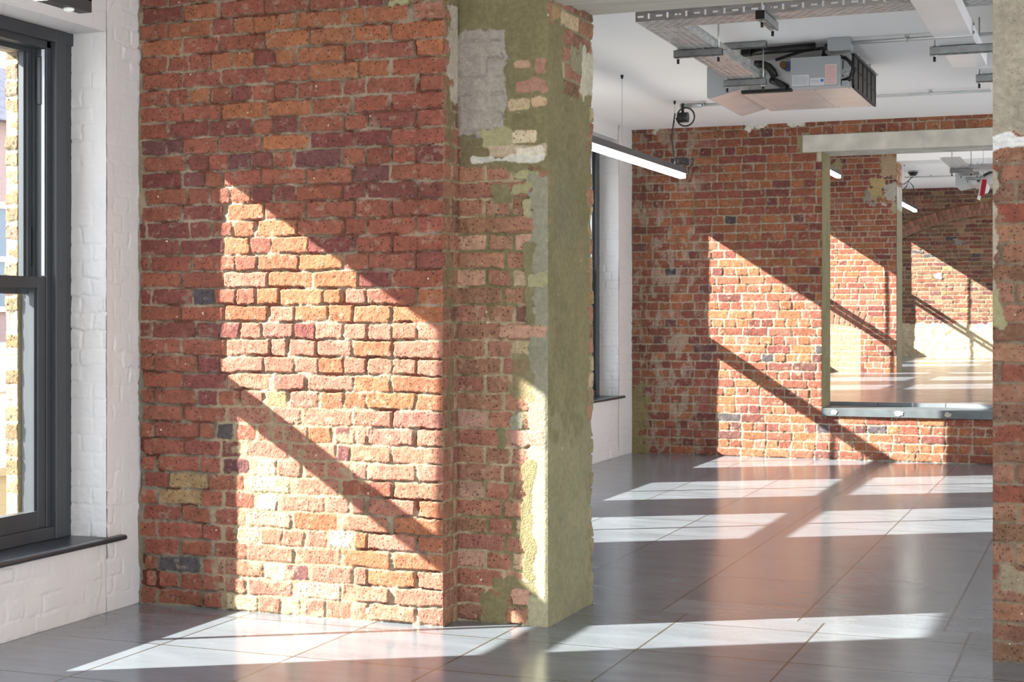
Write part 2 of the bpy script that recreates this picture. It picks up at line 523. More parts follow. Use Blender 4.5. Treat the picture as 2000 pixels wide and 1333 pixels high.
def brick_eval(u, v, rows, ch, seed, depth=0.009, mortar=MORTAR, jit=0.0035, joint=0.0038, v0=0.0, jvar=0.5, rec_mod=None, colvar=0.11, smear=0.5):
    """returns height (m), rgb, alpha; u, v flat arrays"""
    n = u.shape[0]
    uu = u + vnoise(u, v, 22, seed) * jit * 2.2 + vnoise(u, v, 75, seed + 3) * jit * 1.2
    vv = v - v0 + vnoise(u, v, 14, seed + 5) * jit * 2.0 + vnoise(u, v, 70, seed + 7) * jit * 1.2 + fbm(u, v, 1.3, seed + 8, 2) * 0.006
    k = np.clip(np.floor(vv / ch).astype(int), 0, len(rows) - 1)
    d = np.full(n, -0.01)
    col = np.tile(np.array(mortar), (n, 1)) * (1 + 0.22 * fbm(u, v, 30, seed + 9, 3))[:, None]
    bid = np.zeros(n)
    bcol = np.zeros((n, 3)); bh = np.zeros(n)
    rng = np.random.RandomState(seed)
    for r in range(len(rows)):
        sel = np.where(k == r)[0]
        row = rows[r]
        if len(row) == 0: continue
        st = np.array([b[0] for b in row]); en = np.array([b[1] for b in row])
        cl = np.array([PAL[b[2]] for b in row])
        nb = len(row)
        cv = 1 + colvar * rng.uniform(-1, 1, (nb, 1)) + 0.05 * rng.uniform(-1, 1, (nb, 3))
        cl = cl * cv
        hh = rng.uniform(-0.0025, 0.0025, nb); tl = rng.uniform(-0.03, 0.03, nb); tv = rng.uniform(-0.05, 0.05, nb)
        jt = joint * rng.uniform(1 - jvar, 1 + jvar, (nb, 2)); rad = rng.uniform(0.004, 0.013, nb)
        if len(sel) == 0: continue
        us = uu[sel]; vs = vv[sel] - r * ch
        b = np.clip(np.searchsorted(st, us) - 1, 0, nb - 1)
        du = np.minimum(us - st[b], en[b] - us)
        dv = np.minimum(vs - jt[b, 0], ch - jt[b, 1] - vs)
        rr = rad[b]
        dx = np.maximum(rr - du, 0); dy = np.maximum(rr - dv, 0)
        d[sel] = np.where((du > rr) & (dv > rr), np.minimum(du, dv), rr - np.hypot(dx, dy))
        bcol[sel] = cl[b]
        bh[sel] = hh[b] + tl[b] * (us - (st[b] + en[b]) / 2) + tv[b] * (vs - ch / 2)
    ed = d + 0.0030 * fbm(u, v, 90, seed + 21, 2)
    mk = sstep(-0.0006, 0.0022, ed)
    mott = 1 + 0.24 * fbm(u, v, 26, seed + 31, 4) + 0.10 * fbm(u, v, 120, seed + 33, 2)
    bc = bcol * mott[:, None]
    # mortar smears on brick faces near the arrises
    sm = 0.55 * sstep(0.26, 0.44, fbm(u, v, 34, seed + 41, 4) + 0.22 * (d < 0.007) - 0.04) * smear
    bc = bc * (1 - sm[:, None]) + np.array(mortar) * 1.25 * sm[:, None]
    rgb = col * (1 - mk[:, None]) + bc * mk[:, None]
    # joints: unevenly raked, part flush and part hollow
    rec = depth * (0.72 + 2.0 * fbm(u, v, 11, seed + 51, 4))
    rec = np.clip(rec, 0.0, depth * 1.9)
    if rec_mod is not None: rec = rec * rec_mod
    h = mk * bh - (1 - mk) * rec + 0.0034 * fbm(u, v, 45, seed + 61, 4) + 0.006 * fbm(u, v, 3, seed + 71, 2)
    rnd = sstep(0, 0.008, d) * 0.0018
    h = h + mk * rnd
    return h, rgb, mk * 1.0, mk

def overlay(state, u, v, rect, col, h, seed, edge=0.012, alpha=0.1, rough=0.0014, soft=0.004, amt=1.0):
    """blob with ragged edge painted in place (render, limewash, patch): rect = u0,u1,v0,v1"""
    H, rgb, A = state
    u0, u1, v0, v1 = rect
    nz = fbm(u, v, 20, seed, 5) * edge * 3.0
    d = np.minimum(np.minimum(u - u0, u1 - u), np.minimum(v - v0, v1 - v)) + nz
    # round the corners
    r = min(0.010, (u1 - u0) / 3, (v1 - v0) / 3)
    dx = np.maximum(r - np.minimum(u - u0, u1 - u), 0); dy = np.maximum(r - np.minimum(v - v0, v1 - v), 0)
    d = np.where((dx > 0) & (dy > 0), r - np.hypot(dx, dy) + nz, d)
    m = sstep(-soft / 2, soft / 2, d) * amt
    c = np.array(col) * (1 + 0.20 * fbm(u, v, 7, seed + 3, 4) + 0.07 * fbm(u, v, 60, seed + 4, 2))[:, None]
    rgb = rgb * (1 - m[:, None]) + c * m[:, None]
    if h is not None:
        H = H * (1 - m) + (h + rough * fbm(u, v, 12, seed + 9, 4)) * m
    A = A * (1 - m) + alpha * m
    return H, rgb, A

class Field:
    def __init__(s):
        s.V = []; s.F = []; s.Col = []; s.n = 0
    def grid(s, O, U, V, N, w, h, res, fn, keep=None, seal=''):
        nu = max(1, int(round(w / res))); nv = max(1, int(round(h / res)))
        a = np.linspace(0, w, nu + 1); b = np.linspace(0, h, nv + 1)
        uu, vv = np.meshgrid(a, b, indexing='ij')
        u = uu.ravel(); v = vv.ravel()
        H, rgb, A = fn(u, v)
        if 'l' in seal: H = H * np.clip(u / 0.012, 0, 1)
        if 'r' in seal: H = H * np.clip((w - u) / 0.012, 0, 1)
        O = np.array(O, float); U = np.array(U, float); V = np.array(V, float); N = np.array(N, float)
        P = O + u[:, None] * U + v[:, None] * V + H[:, None] * N
        i, j = np.meshgrid(np.arange(nu), np.arange(nv), indexing='ij')
        i = i.ravel(); j = j.ravel()
        q = np.stack([i * (nv + 1) + j, (i + 1) * (nv + 1) + j, (i + 1) * (nv + 1) + j + 1, i * (nv + 1) + j + 1], 1)
        if np.dot(np.cross(U, V), N) < 0: q = q[:, ::-1]
        if keep is not None:
            cu = (a[i] + a[i + 1]) / 2; cv = (b[j] + b[j + 1]) / 2
            q = q[keep(cu, cv)]
        s.V.append(P); s.F.append(q + s.n); s.n += len(P)
        s.Col.append(np.concatenate([np.clip(rgb, 0.005, 0.95), A[:, None]], 1))
        return s
    def box(s, x0, x1, y0, y1, z0, z1, col, alpha=0.0):
        vs = np.array([(x, y, z) for x in (x0, x1) for y in (y0, y1) for z in (z0, z1)], float)
        q = np.array([(0, 1, 3, 2), (4, 6, 7, 5), (0, 4, 5, 1), (2, 3, 7, 6), (0, 2, 6, 4), (1, 5, 7, 3)])
        s.V.append(vs); s.F.append(q + s.n); s.n += 8
        s.Col.append(np.tile(np.array([*col, alpha]), (8, 1)))
        return s
    def build(s, name, mat, kind='structure', parent=None):
        V = np.concatenate(s.V); F = np.concatenate(s.F); K = np.concatenate(s.Col)
        me = bpy.data.meshes.new(name)
        me.vertices.add(len(V)); me.vertices.foreach_set('co', V.astype(np.float32).ravel())
        me.loops.add(F.size); me.loops.foreach_set('vertex_index', F.astype(np.int32).ravel())
        me.polygons.add(len(F)); me.polygons.foreach_set('loop_start', np.arange(0, F.size, 4, dtype=np.int32))
        me.update(calc_edges=True)
        at = me.color_attributes.new('col', 'FLOAT_COLOR', 'POINT')
        at.data.foreach_set('color', K.astype(np.float32).ravel())
        me.materials.append(MAT[mat])
        me.validate()
        o = bpy.data.objects.new(name, me)
        C.objects.link(o)
        if parent: o.parent = parent
        if kind: o['kind'] = kind
        return o

# ================================================================== NEAR CROSS WALL
# brick joints measured course by course from the top down: (start, end, colour); n bakes in sunlit paleness
T = """
40 210 r 225 495 r 505 640 m 650 900 r 910 1180 r 1190 1450 r 1460 1700 r 1710 1890 r
60 305 m 315 530 o 545 805 r 815 1085 r 1095 1370 r 1390 1560 m 1575 1700 r 1710 1890 r
40 212 r 218 482 o 488 612 r 620 745 o 750 880 o 885 1012 o 1020 1295 o 1305 1430 o 1440 1697 o 1740 1895 n
50 298 o 312 530 r 540 805 r 818 1088 o 1103 1358 o 1368 1585 o 1600 1895 o
40 208 r 222 342 r 350 475 r 480 605 o 615 742 o 750 875 m 882 1010 o 1025 1300 o 1315 1445 r 1453 1740 r 1758 1895 o
60 298 r 303 535 r 545 810 r 820 1095 r 1103 1388 o 1392 1583 o 1603 1895 r
40 205 r 218 342 r 350 475 o 482 607 r 612 737 m 742 868 r 876 1012 r 1022 1292 r 1303 1440 r 1453 1745 r 1780 1895 r
50 300 r 308 535 r 548 808 o 825 1097 o 1108 1343 r 1370 1580 r 1605 1895 r
40 215 r 228 462 m 468 730 m 740 865 r 877 1012 m 1030 1303 r 1312 1447 r 1462 1745 m 1753 1895 r
58 298 p 307 515 r 530 793 r 808 1080 o 1095 1372 m 1380 1585 m 1600 1895 r
70 318 r 340 460 m 466 590 r 597 722 p 728 855 m 864 992 r 1005 1282 p 1295 1432 r 1450 1587 r 1603 1745 r 1750 1895 m
50 300 m 308 437 p 442 545 r 565 787 r 795 1065 r 1078 1350 r 1367 1585 p 1598 1890 r
75 325 r 342 465 r 478 595 r 602 727 r 732 865 m 875 1008 m 1013 1285 r 1300 1432 m 1450 1742 m 1762 1885 m
50 290 r 308 555 m 583 808 o 820 1065 r 1078 1365 r 1375 1590 r 1605 1895 r
45 78 m 90 342 m 355 475 m 486 612 r 625 748 o 770 1012 o 1022 1298 r 1312 1447 r 1462 1748 r 1760 1895 r
50 288 m 300 558 m 562 718 o 725 858 r 862 1088 o 1093 1368 m 1383 1592 r 1610 1895 r
45 95 r 108 355 r 372 497 r 502 632 r 637 762 r 770 1020 o 1028 1303 o 1312 1445 r 1452 1745 r 1755 1890 m
45 285 r 303 562 r 570 828 n 838 1108 o 1120 1395 o 1408 1598 m 1605 1895 r
45 110 m 118 368 m 378 500 k 508 632 r 638 757 r 770 900 o 910 1172 o 1180 1285 o 1313 1440 n 1448 1747 r 1757 1895 o
45 297 r 303 558 r 570 830 o 850 998 n 1003 1205 o 1215 1355 o 1365 1592 o 1605 1895 o
45 112 m 120 385 m 395 525 m 535 655 m 665 790 n 800 990 n 1000 1125 m 1130 1300 n 1310 1445 n 1455 1600 n 1604 1755 n 1765 1895 n
45 290 r 305 565 r 577 838 n 850 950 n 970 1125 n 1140 1350 n 1365 1600 o 1612 1895 n
45 122 r 133 380 r 395 525 m 535 802 n 808 990 n 1000 1145 n 1150 1300 o 1308 1440 n 1450 1600 n 1604 1745 n 1755 1895 n
60 305 r 315 570 m 582 845 n 872 1062 n 1085 1360 n 1368 1587 o 1605 1895 o
50 125 r 133 387 r 397 520 m 528 655 r 668 800 n 820 950 y 970 1140 n 1162 1303 o 1310 1440 o 1448 1745 o 1755 1895 o
60 300 r 312 570 r 585 850 n 865 1035 n 1060 1355 n 1365 1595 n 1615 1895 n
45 130 r 140 400 r 407 495 r 520 615 k 635 760 r 775 920 n 940 1080 n 1090 1225 o 1255 1375 p 1385 1445 n 1455 1735 n 1760 1895 n
65 310 r 315 535 r 550 665 m 710 960 n 985 1255 n 1265 1340 p 1350 1600 n 1607 1895 n
45 133 r 158 405 r 415 540 r 560 718 p 780 885 s 895 1035 n 1060 1190 n 1205 1345 n 1365 1445 n 1450 1745 n 1765 1895 n
70 212 r 220 455 y 465 685 r 720 970 s 1015 1275 n 1300 1597 r 1612 1895 n
45 145 r 162 420 y 427 550 r 570 750 r 778 885 w 915 1185 n 1200 1340 n 1357 1432 n 1457 1740 n 1767 1895 o
60 280 r 300 470 r 510 695 r 705 975 x 995 1265 o 1300 1580 n 1612 1900 o
45 138 r 150 422 r 430 550 r 575 640 r 645 785 s 790 920 n 930 1060 n 1080 1195 n 1220 1350 g 1375 1450 o 1457 1745 n 1767 1900 o
70 278 r 300 480 r 502 705 r 710 990 n 1008 1285 n 1305 1590 o 1613 1900 o
75 142 r 162 410 k 433 558 r 570 800 n 815 942 w 960 1085 p 1108 1350 n 1368 1445 n 1450 1742 o 1765 1900 n
80 125 r 155 278 r 292 425 r 433 560 r 572 690 n 715 980 n 1015 1280 x 1303 1580 n 1620 1905 n
50 138 r 162 412 r 432 550 r 580 768 s 778 910 n 920 1030 s 1065 1190 n 1198 1350 n 1375 1440 n 1458 1745 n 1765 1905 n
"""
X1L = XW[1] - 0.02
rows1 = []
for ln in T.strip().splitlines():
    a = ln.split()
    r = []
    for i in range(0, len(a), 3):
        p0 = 260 + float(a[i]) / 3.174; p1 = 260 + float(a[i + 1]) / 3.174
        r.append((xz(p0, 600, Y1)[0] - X1L, xz(p1, 600, Y1)[0] - X1L + 0.001, a[i + 2]))
    r[-1] = (r[-1][0], -2.605 - X1L + 0.006, r[-1][2])
    rows1.append(r)
rows1 = rows1[::-1]
CH1 = 0.0751
while len(rows1) < 41:
    rows1.append(rows1[len(rows1) - 4])
XP = -2.605      # pier arris
XJ = -2.195      # jamb of the opening
XR = -0.412      # right side of the opening

def U1(px, py, Y=Y1, X0=X1L):
    x, z = xz(px, py, Y); return x - X0, z

def near_front(u, v):
    # tan repointing zone: flush, smeared
    pu0, _ = U1(425, 900); pu1, _ = U1(712, 900)
    _, zt = U1(600, 785)
    zone = sstep(-0.03, 0.03, np.minimum(np.minimum(u - pu0, pu1 - u), zt - v) + 0.12 * fbm(u, v, 6, 91, 4))
    z2a, z2b = U1(470, 610)[0], U1(660, 610)[0]
    H, rgb, A, mk = brick_eval(u, v, rows1, CH1, 11, depth=0.020, smear=0.6, jit=0.0042, rec_mod=1 - 0.85 * zone)
    base_m = np.array(TAN) * (1 + 0.15 * fbm(u, v, 20, 93, 3))[:, None]
    cover = zone * np.clip(1 - mk + sstep(0.20, 0.42, fbm(u, v, 14, 95, 4)) * 0.9, 0, 1)
    rgb = rgb * (1 - cover[:, None]) + base_m * cover[:, None]
    A = A * (1 - cover)
    # dark grey repointing at the bottom left
    dz = sstep(-0.02, 0.02, np.minimum(U1(420, 900)[0] - u, 1.06 - v) + 0.08 * fbm(u, v, 7, 97, 3)) * (1 - mk) * 0.8
    rgb = rgb * (1 - dz[:, None]) + np.array((0.16, 0.14, 0.10)) * dz[:, None]
    H = H + dz * 0.003
    st = (H, rgb, A)
    # olive fillets beside the white wall, limewash drips
    oc = sstep(0.0, 0.3, vnoise(u, v * 1.0, 9, 99)) * sstep(0.040, 0.026, u + 0.012 * fbm(u, v, 25, 98, 3)) * 0.9
    rgb = st[1] * (1 - oc[:, None]) + np.array(OLIVE) * oc[:, None]
    st = (st[0] * (1 - oc), rgb, st[2] * (1 - oc))
    # spalled patch and loose repairs
    for (a, b, c, d, col, hh, sd) in (
            (758, 800, -5, 14, OLIVE2, 0.004, 201), (800, 848, -5, 8, OLIVE, 0.004, 202),
            (500, 575, 640, 662, TAN, 0.001, 204), (527, 560, 662, 700, PAL['x'], 0.002, 205),
            (425, 442, 795, 860, TAN, 0.001, 206), (412, 432, 955, 1100, TAN, 0.001, 208),
            (400, 470, 1148, 1200, TAN, 0.002, 209), (455, 500, 835, 860, TAN, 0.001, 210),
            (848, 858, 1088, 1120, CEMENT, 0.004, 211)):
        u0, z0 = U1(a, d); u1, _ = U1(b, d); _, z1 = U1((a + b) / 2, c)
        st = overlay(st, u, v, (u0, u1, z0, z1), col, hh, sd, edge=0.012)
        return st[0], st[1], st[2]

wall_near = Field()
wall_near.grid((X1L, Y1, 0), (1, 0, 0), (0, 0, 1), (0, -1, 0), XP - X1L, CEIL, 0.004, near_front, seal='r')

def near_return(u, v):     # X = XP face, u along +Y
    rows = []
    for k in range(41):
        rows.append([(-0.02, 0.080, 'tnt'[k % 3]), (0.089, 0.3, 'ntb'[k % 3])] if k % 2 else [(-0.02, 0.122, 'ttn'[k % 3]), (0.130, 0.3, 'tbt'[k % 3])])
    H, rgb, A, mk = brick_eval(u, v, rows, CH1, 31, depth=0.006, mortar=(0.27, 0.22, 0.13))
    st = (H, rgb, A)
    for (v0, v1, u0, u1, sd) in ((1.95, 2.25, 0.05, 0.12, 1), (2.3, 2.62, 0.06, 0.2, 2), (0.8, 1.1, 0.05, 0.09, 3), (1.35, 1.6, 0.02, 0.1, 4), (2.62, 2.8, -.1, .3, 5)):
        st = overlay(st, u, v, (u0, u1, v0, v1), OLIVE, 0.001, 300 + sd, edge=0.03, amt=0.75)
    st = overlay(st, u, v, (0.06, 0.2, 2.25, 2.62), (0.42, 0.37, 0.30), 0.001, 309, edge=0.03, amt=0.8)
    # fade the height to nothing at both vertical edges so the arris stays closed
    return st
wall_near.grid((XP, Y1, 0), (0, 1, 0), (0, 0, 1), (1, 0, 0), Y1R - Y1, CEIL, 0.004, near_return, seal='lr')

def UR(px, py):
    x, z = xz(px, py, Y1R); return x - XP, z
TR = {  # recessed face: joints per pair of courses, u metres
    0: [(-0.02, 0.115), (0.122, 0.232), (0.242, 0.33), (0.34, 0.6)],
    1: [(-0.02, 0.060), (0.070, 0.185), (0.2, 0.315), (0.325, 0.6)],
}
rng = random.Random(4)
rowsR = []
for k in range(41):
    if k % 2 == 0:
        r = [(-0.02, 0.205), (0.218, 0.35), (0.36, 0.6)]
    else:
        r = [(-0.02, 0.125), (0.138, 0.245), (0.258, 0.345), (0.355, 0.6)]
    dx = rng.uniform(-0.008, 0.008)
    rowsR.append([(a + dx, b + dx, rng.choice('ttntxtt' if i < 2 else 'txcbt')) for i, (a, b) in enumerate(r)])

def recess_face(u, v):
    H, rgb, A, mk = brick_eval(u, v, rowsR, CH1, 41, depth=0.007, mortar=(0.34, 0.27, 0.17))
    # much of the pointing is olive cement
    om = (1 - mk) * sstep(-0.1, 0.15, fbm(u, v, 5, 410, 3) + (u - 0.2) * 0.6)
    rgb = rgb * (1 - om[:, None]) + np.array(OLIVE) * om[:, None]
    st = (H, rgb, A)
    L = [
        # px0, px1, py top, py bottom, colour, height, edge, alpha
        (978, 1085, 30, 332, OLIVE, 0.002, 0.03, 0.1, 1.0),
        (888, 988, 52, 262, (0.30, 0.268, 0.225), None, 0.02, 0.12, 0.95),
        (890, 945, 255, 278, (0.30, 0.268, 0.225), None, 0.02, 0.2, 0.95),
        (870, 1090, -20, 56, OLIVE, 0.004, 0.03, 0.1, 1.0),
        (984, 1090, 40, 118, OLIVE, 0.005, 0.03, 0.1, 1.0),
        (992, 1022, 60, 240, OLIVE, 0.004, 0.02, 0.1, 0.9),
        (992, 1070, 150, 158, OLIVE, 0.004, 0.012, 0.1, 0.9),
        (992, 1070, 180, 192, OLIVE, 0.004, 0.012, 0.1, 0.9),
        (1006, 1068, 155, 180, (0.31, 0.165, 0.12), 0.005, 0.012, 0.4, 1.0),
        (1048, 1068, 118, 142, (0.31, 0.165, 0.12), 0.005, 0.012, 0.4, 1.0),
        (1005, 1035, 120, 134, (0.42, 0.26, 0.17), 0.005, 0.010, 0.4, 0.9),
        (994, 1035, 195, 216, (0.38, 0.30, 0.18), 0.005, 0.008, 0.5, 1.0),
        (1040, 1068, 190, 206, (0.48, 0.34, 0.20), 0.005, 0.010, 0.4, 1.0),
        (1003, 1050, 222, 240, OLIVE, 0.006, 0.015, 0.1, 1.0),
        (895, 1075, 262, 325, OLIVE, 0.002, 0.02, 0.1, 0.9),
        (940, 1000, 252, 288, OLIVE2, 0.007, 0.012, 0.1, 1.0),
        (1004, 1048, 257, 280, (0.52, 0.43, 0.28), 0.006, 0.008, 0.9, 1.0),
        (955, 1066, 285, 306, (0.46, 0.36, 0.25), 0.005, 0.012, 0.4, 0.9),
        (1008, 1060, 287, 308, (0.52, 0.47, 0.36), 0.006, 0.010, 0.4, 1.0),
        (920, 1066, 304, 318, (0.56, 0.53, 0.45), 0.004, 0.012, 0.2, 0.9),
        (1000, 1054, 335, 350, OLIVE2, 0.006, 0.010, 0.1, 1.0),
        (1028, 1052, 330, 368, OLIVE2, 0.007, 0.012, 0.1, 1.0),
        (965, 996, 360, 395, OLIVE, 0.004, 0.020, 0.1, 1.0),
        (998, 1034, 358, 380, OLIVE2, 0.006, 0.012, 0.1, 1.0),
        (1034, 1085, 340, 1240, CEMENT, 0.006, 0.022, 0.1, 1.0),
        (1020, 1036, 390, 425, OLIVE2, 0.006, 0.012, 0.1, 1.0),
        (974, 1044, 424, 452, PAL['t'], 0.008, 0.008, 1.0, 1.0),
        (1026, 1044, 475, 640, OLIVE, 0.008, 0.016, 0.1, 1.0),
        (1036, 1066, 535, 560, OLIVE2, 0.010, 0.012, 0.1, 1.0),
        (974, 1068, 636, 660, PAL['x'], 0.009, 0.008, 0.8, 1.0),
        (1000, 1040, 690, 780, OLIVE, 0.004, 0.020, 0.1, 0.8),
        (998, 1022, 808, 840, CEMENT, 0.005, 0.015, 0.1, 1.0),
        (993, 1062, 842, 872, (0.34, 0.19, 0.14), 0.008, 0.008, 0.7, 1.0),
        (970, 990, 838, 878, OLIVE, 0.005, 0.014, 0.1, 1.0),
        (1030, 1085, 878, 1240, (0.30, 0.275, 0.175), 0.006, 0.022, 0.1, 1.0),  # lower cement painted paler, sunlight put into its colour
        (1024, 1042, 900, 1130, OLIVE, 0.008, 0.020, 0.1, 1.0),
        (960, 1050, 1130, 1160, OLIVE, 0.004, 0.020, 0.1, 0.9),
        (940, 988, 1160, 1222, OLIVE, 0.004, 0.022, 0.1, 1.0),
        (1000, 1034, 1152, 1182, PAL['x'], 0.008, 0.008, 0.7, 1.0),
        (990, 1030, 1190, 1216, PAL['t'], 0.008, 0.012, 0.9, 1.0),
    ]
    for i, (a, b, c, d, col, hh, ed, al, am) in enumerate(L):
        u0, _ = UR(a, (c + d) / 2); u1, _ = UR(b, (c + d) / 2)
        z1 = UR((a + b) / 2, c)[1]; z0 = UR((a + b) / 2, d)[1]
        st = overlay(st, u, v, (u0, u1, z0, z1), col, hh, 420 + i * 7, edge=ed * 0.55, alpha=al, amt=am)
    return st
wall_near.grid((XP, Y1R, 0), (1, 0, 0), (0, 0, 1), (0, -1, 0), XJ - XP, 2.68, 0.004, recess_face, seal='lr')

def jamb_face(u, v):      # X = XJ, u along +Y 0..0.575
    rows = bond(-0.02, 0.7, 36, 'tbcyt', 5, 'mix')
    H, rgb, A, mk = brick_eval(u, v, rows, CH1, 51, depth=0.008, mortar=(0.2, 0.18, 0.11))
    st = (H + 0.004, rgb, A)
    W = 0.575
    # smooth olive render over nearly all of it; a ragged strip of brick at the rear arris and at the top
    st = overlay(st, u, v, (-0.2, W - 0.045, -0.2, 2.27), OLIVE, 0.004, 530, edge=0.022, alpha=0.05, rough=0.002)
    st = overlay(st, u, v, (-0.2, 0.19, -0.2, 2.55), OLIVE, 0.004, 533, edge=0.02, alpha=0.05, rough=0.002)
    st = overlay(st, u, v, (0.26, 0.60, 2.38, 2.48), (0.22, 0.20, 0.12), 0.012, 537, edge=0.02, alpha=0.1)
    st = overlay(st, u, v, (0.42, 0.62, 2.30, 2.50), (0.45, 0.42, 0.32), 0.006, 541, edge=0.02, alpha=0.2, amt=0.8)
    st = overlay(st, u, v, (0.06, 0.34, 1.62, 1.95), (0.150, 0.138, 0.082), 0.005, 547, edge=0.05, alpha=0.05, soft=0.05, amt=0.5)
    st = overlay(st, u, v, (-0.2, 0.7, -0.2, 0.85), (0.215, 0.195, 0.110), None, 551, edge=0.12, alpha=0.05, soft=0.2, amt=0.8)
    H, rgb, A = st
    # ragged rear arris
    H = H + 0.016 * np.clip((u - (W - 0.05)) / 0.05, 0, 1) * (vnoise(u * 0, v, 11, 557) + 0.1)
    return H, rgb, A
wall_near.grid((XJ, Y1R, 0), (0, 1, 0), (0, 0, 1), (1, 0, 0), Y1B - Y1R, 2.68, 0.005, jamb_face, seal='l')
# plain masonry core behind the faces
wall_near.box(X1L - 0.3, XP - 0.02, Y1 + 0.02, Y1B + 0.15, 0.0, CEIL, PAL['r'], 1)
wall_near.box(XP - 0.05, XJ - 0.02, Y1R + 0.02, Y1B - 0.004, 0.0, 2.68, PAL['t'], 1)
wall_near.box(XP - 0.05, 3.0, Y1R + 0.02, Y1B - 0.02, 2.86, CEIL, PAL['r'], 1)

# right-hand pier of the same wall
def right_pier(u, v):
    rows = bond(-0.03, 2.0, 41, 'tbtrbt', 8, 'mix')
    H, rgb, A, mk = brick_eval(u, v, rows, CH1, 61, depth=0.006, mortar=(0.20, 0.155, 0.105), smear=0.8)
    st = (H, rgb * 0.95, A)
    zc = lambda y: CZ + (HZ - y) / FPX * 5.8
    st = overlay(st, u, v, (-0.3, 3, zc(262), 3.2), (0.33, 0.295, 0.225), None, 601, edge=0.02, alpha=0.25, amt=0.93)
    st = overlay(st, u, v, (-0.3, 3, zc(292), zc(264)), (0.66, 0.65, 0.62), None, 603, edge=0.008, alpha=0.1)
    st = overlay(st, u, v, (-0.02, 0.035, zc(645), zc(560)), OLIVE2, 0.008, 607, edge=0.014, alpha=0.1)
    st = overlay(st, u, v, (-0.3, 0.012, zc(560), zc(340)), (0.33, 0.28, 0.21), 0.004, 611, edge=0.012, alpha=0.1)
    st = overlay(st, u, v, (0.03, 0.16, zc(1155), zc(1110)), (0.25, 0.20, 0.13), 0.002, 613, edge=0.012, alpha=0.6)
    return st
wall_near.grid((XR, Y1R, 0), (1, 0, 0), (0, 0, 1), (0, -1, 0), 0.75, CEIL, 0.005, right_pier)
wall_near.box(XR + 0.012, 3.0, Y1R + 0.02, Y1B, 0.0, CEIL, (0.30, 0.26, 0.16), 0)
wall_near.box(0.32, 3.0, Y1R - 0.0, Y1R + 0.03, 0.0, CEIL, PAL['t'], 1)
wall_near.build('wall_near', 'red_masonry')

# concrete lintel over the near opening (board-marked soffit)
m = MB()
for i, (a, b) in enumerate(((0, .19), (.19, .385), (.385, .575))):
    m.box(XP + 0.015 if i == 0 else XJ - 0.11 + 0.03 * i, 2.9, Y1R + 0.004 + a, Y1R + b, (2.640, 2.656, 2.669)[i], 2.86)
m.build('trim_1', 'board_concrete', kind='structure')

# ================================================================== MIDDLE CROSS WALL
X2L = XW[2] - 0.02
XO2 = -2.434
rows2 = bond(0, 4.2, 40, 'orromrrokpn', 21, 'english', weights=[6, 6, 6, 5, 4, 3, 3, 3, .6, 1.2, 1])
CH2 = 0.0795
def mid_front(u, v):
    H, rgb, A, mk = brick_eval(u, v, rows2, CH2, 71, depth=0.008, mortar=(0.31, 0.265, 0.19), jit=0.003, smear=0.6, colvar=0.15)
    st = (H, rgb, A)
    # darker tone and old limewash towards the left corner
    dk = sstep(0.45, 0.0, u + 0.15 * fbm(u, v, 5, 711, 3)) * 0.45
    rgb = st[1] * (1 - dk[:, None] * 0.4) + np.array((0.20, 0.13, 0.09)) * dk[:, None] * 0.4
    lw = sstep(0.10, 0.3, fbm(u * 1.3, v * 0.7, 13, 713, 4)) * sstep(0.5, 0.2, np.abs(u - 0.32)) * 0.5
    rgb = rgb * (1 - lw[:, None]) + np.array((0.38, 0.33, 0.25)) * lw[:, None]
    st = (st[0], rgb, st[2])
    st = overlay(st, u, v, (-0.1, 0.17, -0.1, 0.62), (0.22, 0.19, 0.085), 0.001, 717, edge=0.05, alpha=0.2, amt=0.85)
    st = overlay(st, u, v, (-0.1, 0.03, -0.1, 3.2), (0.17, 0.13, 0.08), 0.001, 719, edge=0.02, alpha=0.2, amt=0.6)
    x0, z0 = xz(1562, 300, Y2); x1, z1 = xz(1580, 262, Y2)
    st = overlay(st, u, v, (x0 - X2L, x1 - X2L, z0, z1), (0.30, 0.27, 0.16), 0.002, 723, edge=0.02, alpha=0.1)
    xa = xz(1596, 310, Y2)[0] - X2L
    st = overlay(st, u, v, (xa, xa + 0.06, 2.70, 2.80), (0.46, 0.42, 0.30), 0.004, 727, edge=0.012, alpha=0.1)
    for i, (a, b, c) in enumerate(((1455, 1500, 243), (1532, 1572, 246), (1275, 1290, 258))):
        p, z = xz(a, c, Y2); q, _ = xz(b, c, Y2)
        st = overlay(st, u, v, (p - X2L, q - X2L, 3.02, 3.1), (0.60, 0.56, 0.48), 0.003, 731 + i, edge=0.02, alpha=0.1)
    return st
wm = Field()
wm.grid((X2L, Y2, 0), (1, 0, 0), (0, 0, 1), (0, -1, 0), 3.95, CEIL, 0.0075, mid_front,
        keep=lambda a, b: ~((a + X2L > XO2) & (((b > 0.43) & (b < 2.94)))))
def mid_jamb(u, v):
    n = len(u)
    st = (np.zeros(n), np.tile(np.array(OLIVE), (n, 1)), np.zeros(n))
    st = overlay(st, u, v, (-1, 1, -1, 4), OLIVE, 0.0, 741, edge=0.02, alpha=0.05)
    st = overlay(st, u, v, (-0.1, 0.05, 2.6, 2.9), (0.34, 0.31, 0.21), 0.006, 743, edge=0.02, alpha=0.05)
    return st
wm.grid((XO2, Y2, 0.40), (0, 1, 0), (0, 0, 1), (1, 0, 0), Y2B - Y2, 2.40, 0.01, mid_jamb)
wm.box(X2L - 0.3, XO2 - 0.012, Y2 + 0.02, Y2B - 0.003, 0, CEIL2, PAL['r'], 1)
wm.box(XO2 - 0.02, 0.9, Y2 + 0.02, Y2B, 0, 0.395, PAL['r'], 1)
wm.box(XO2 - 0.02, 0.9, Y2 + 0.02, Y2B, 2.945, CEIL2, PAL['r'], 1)
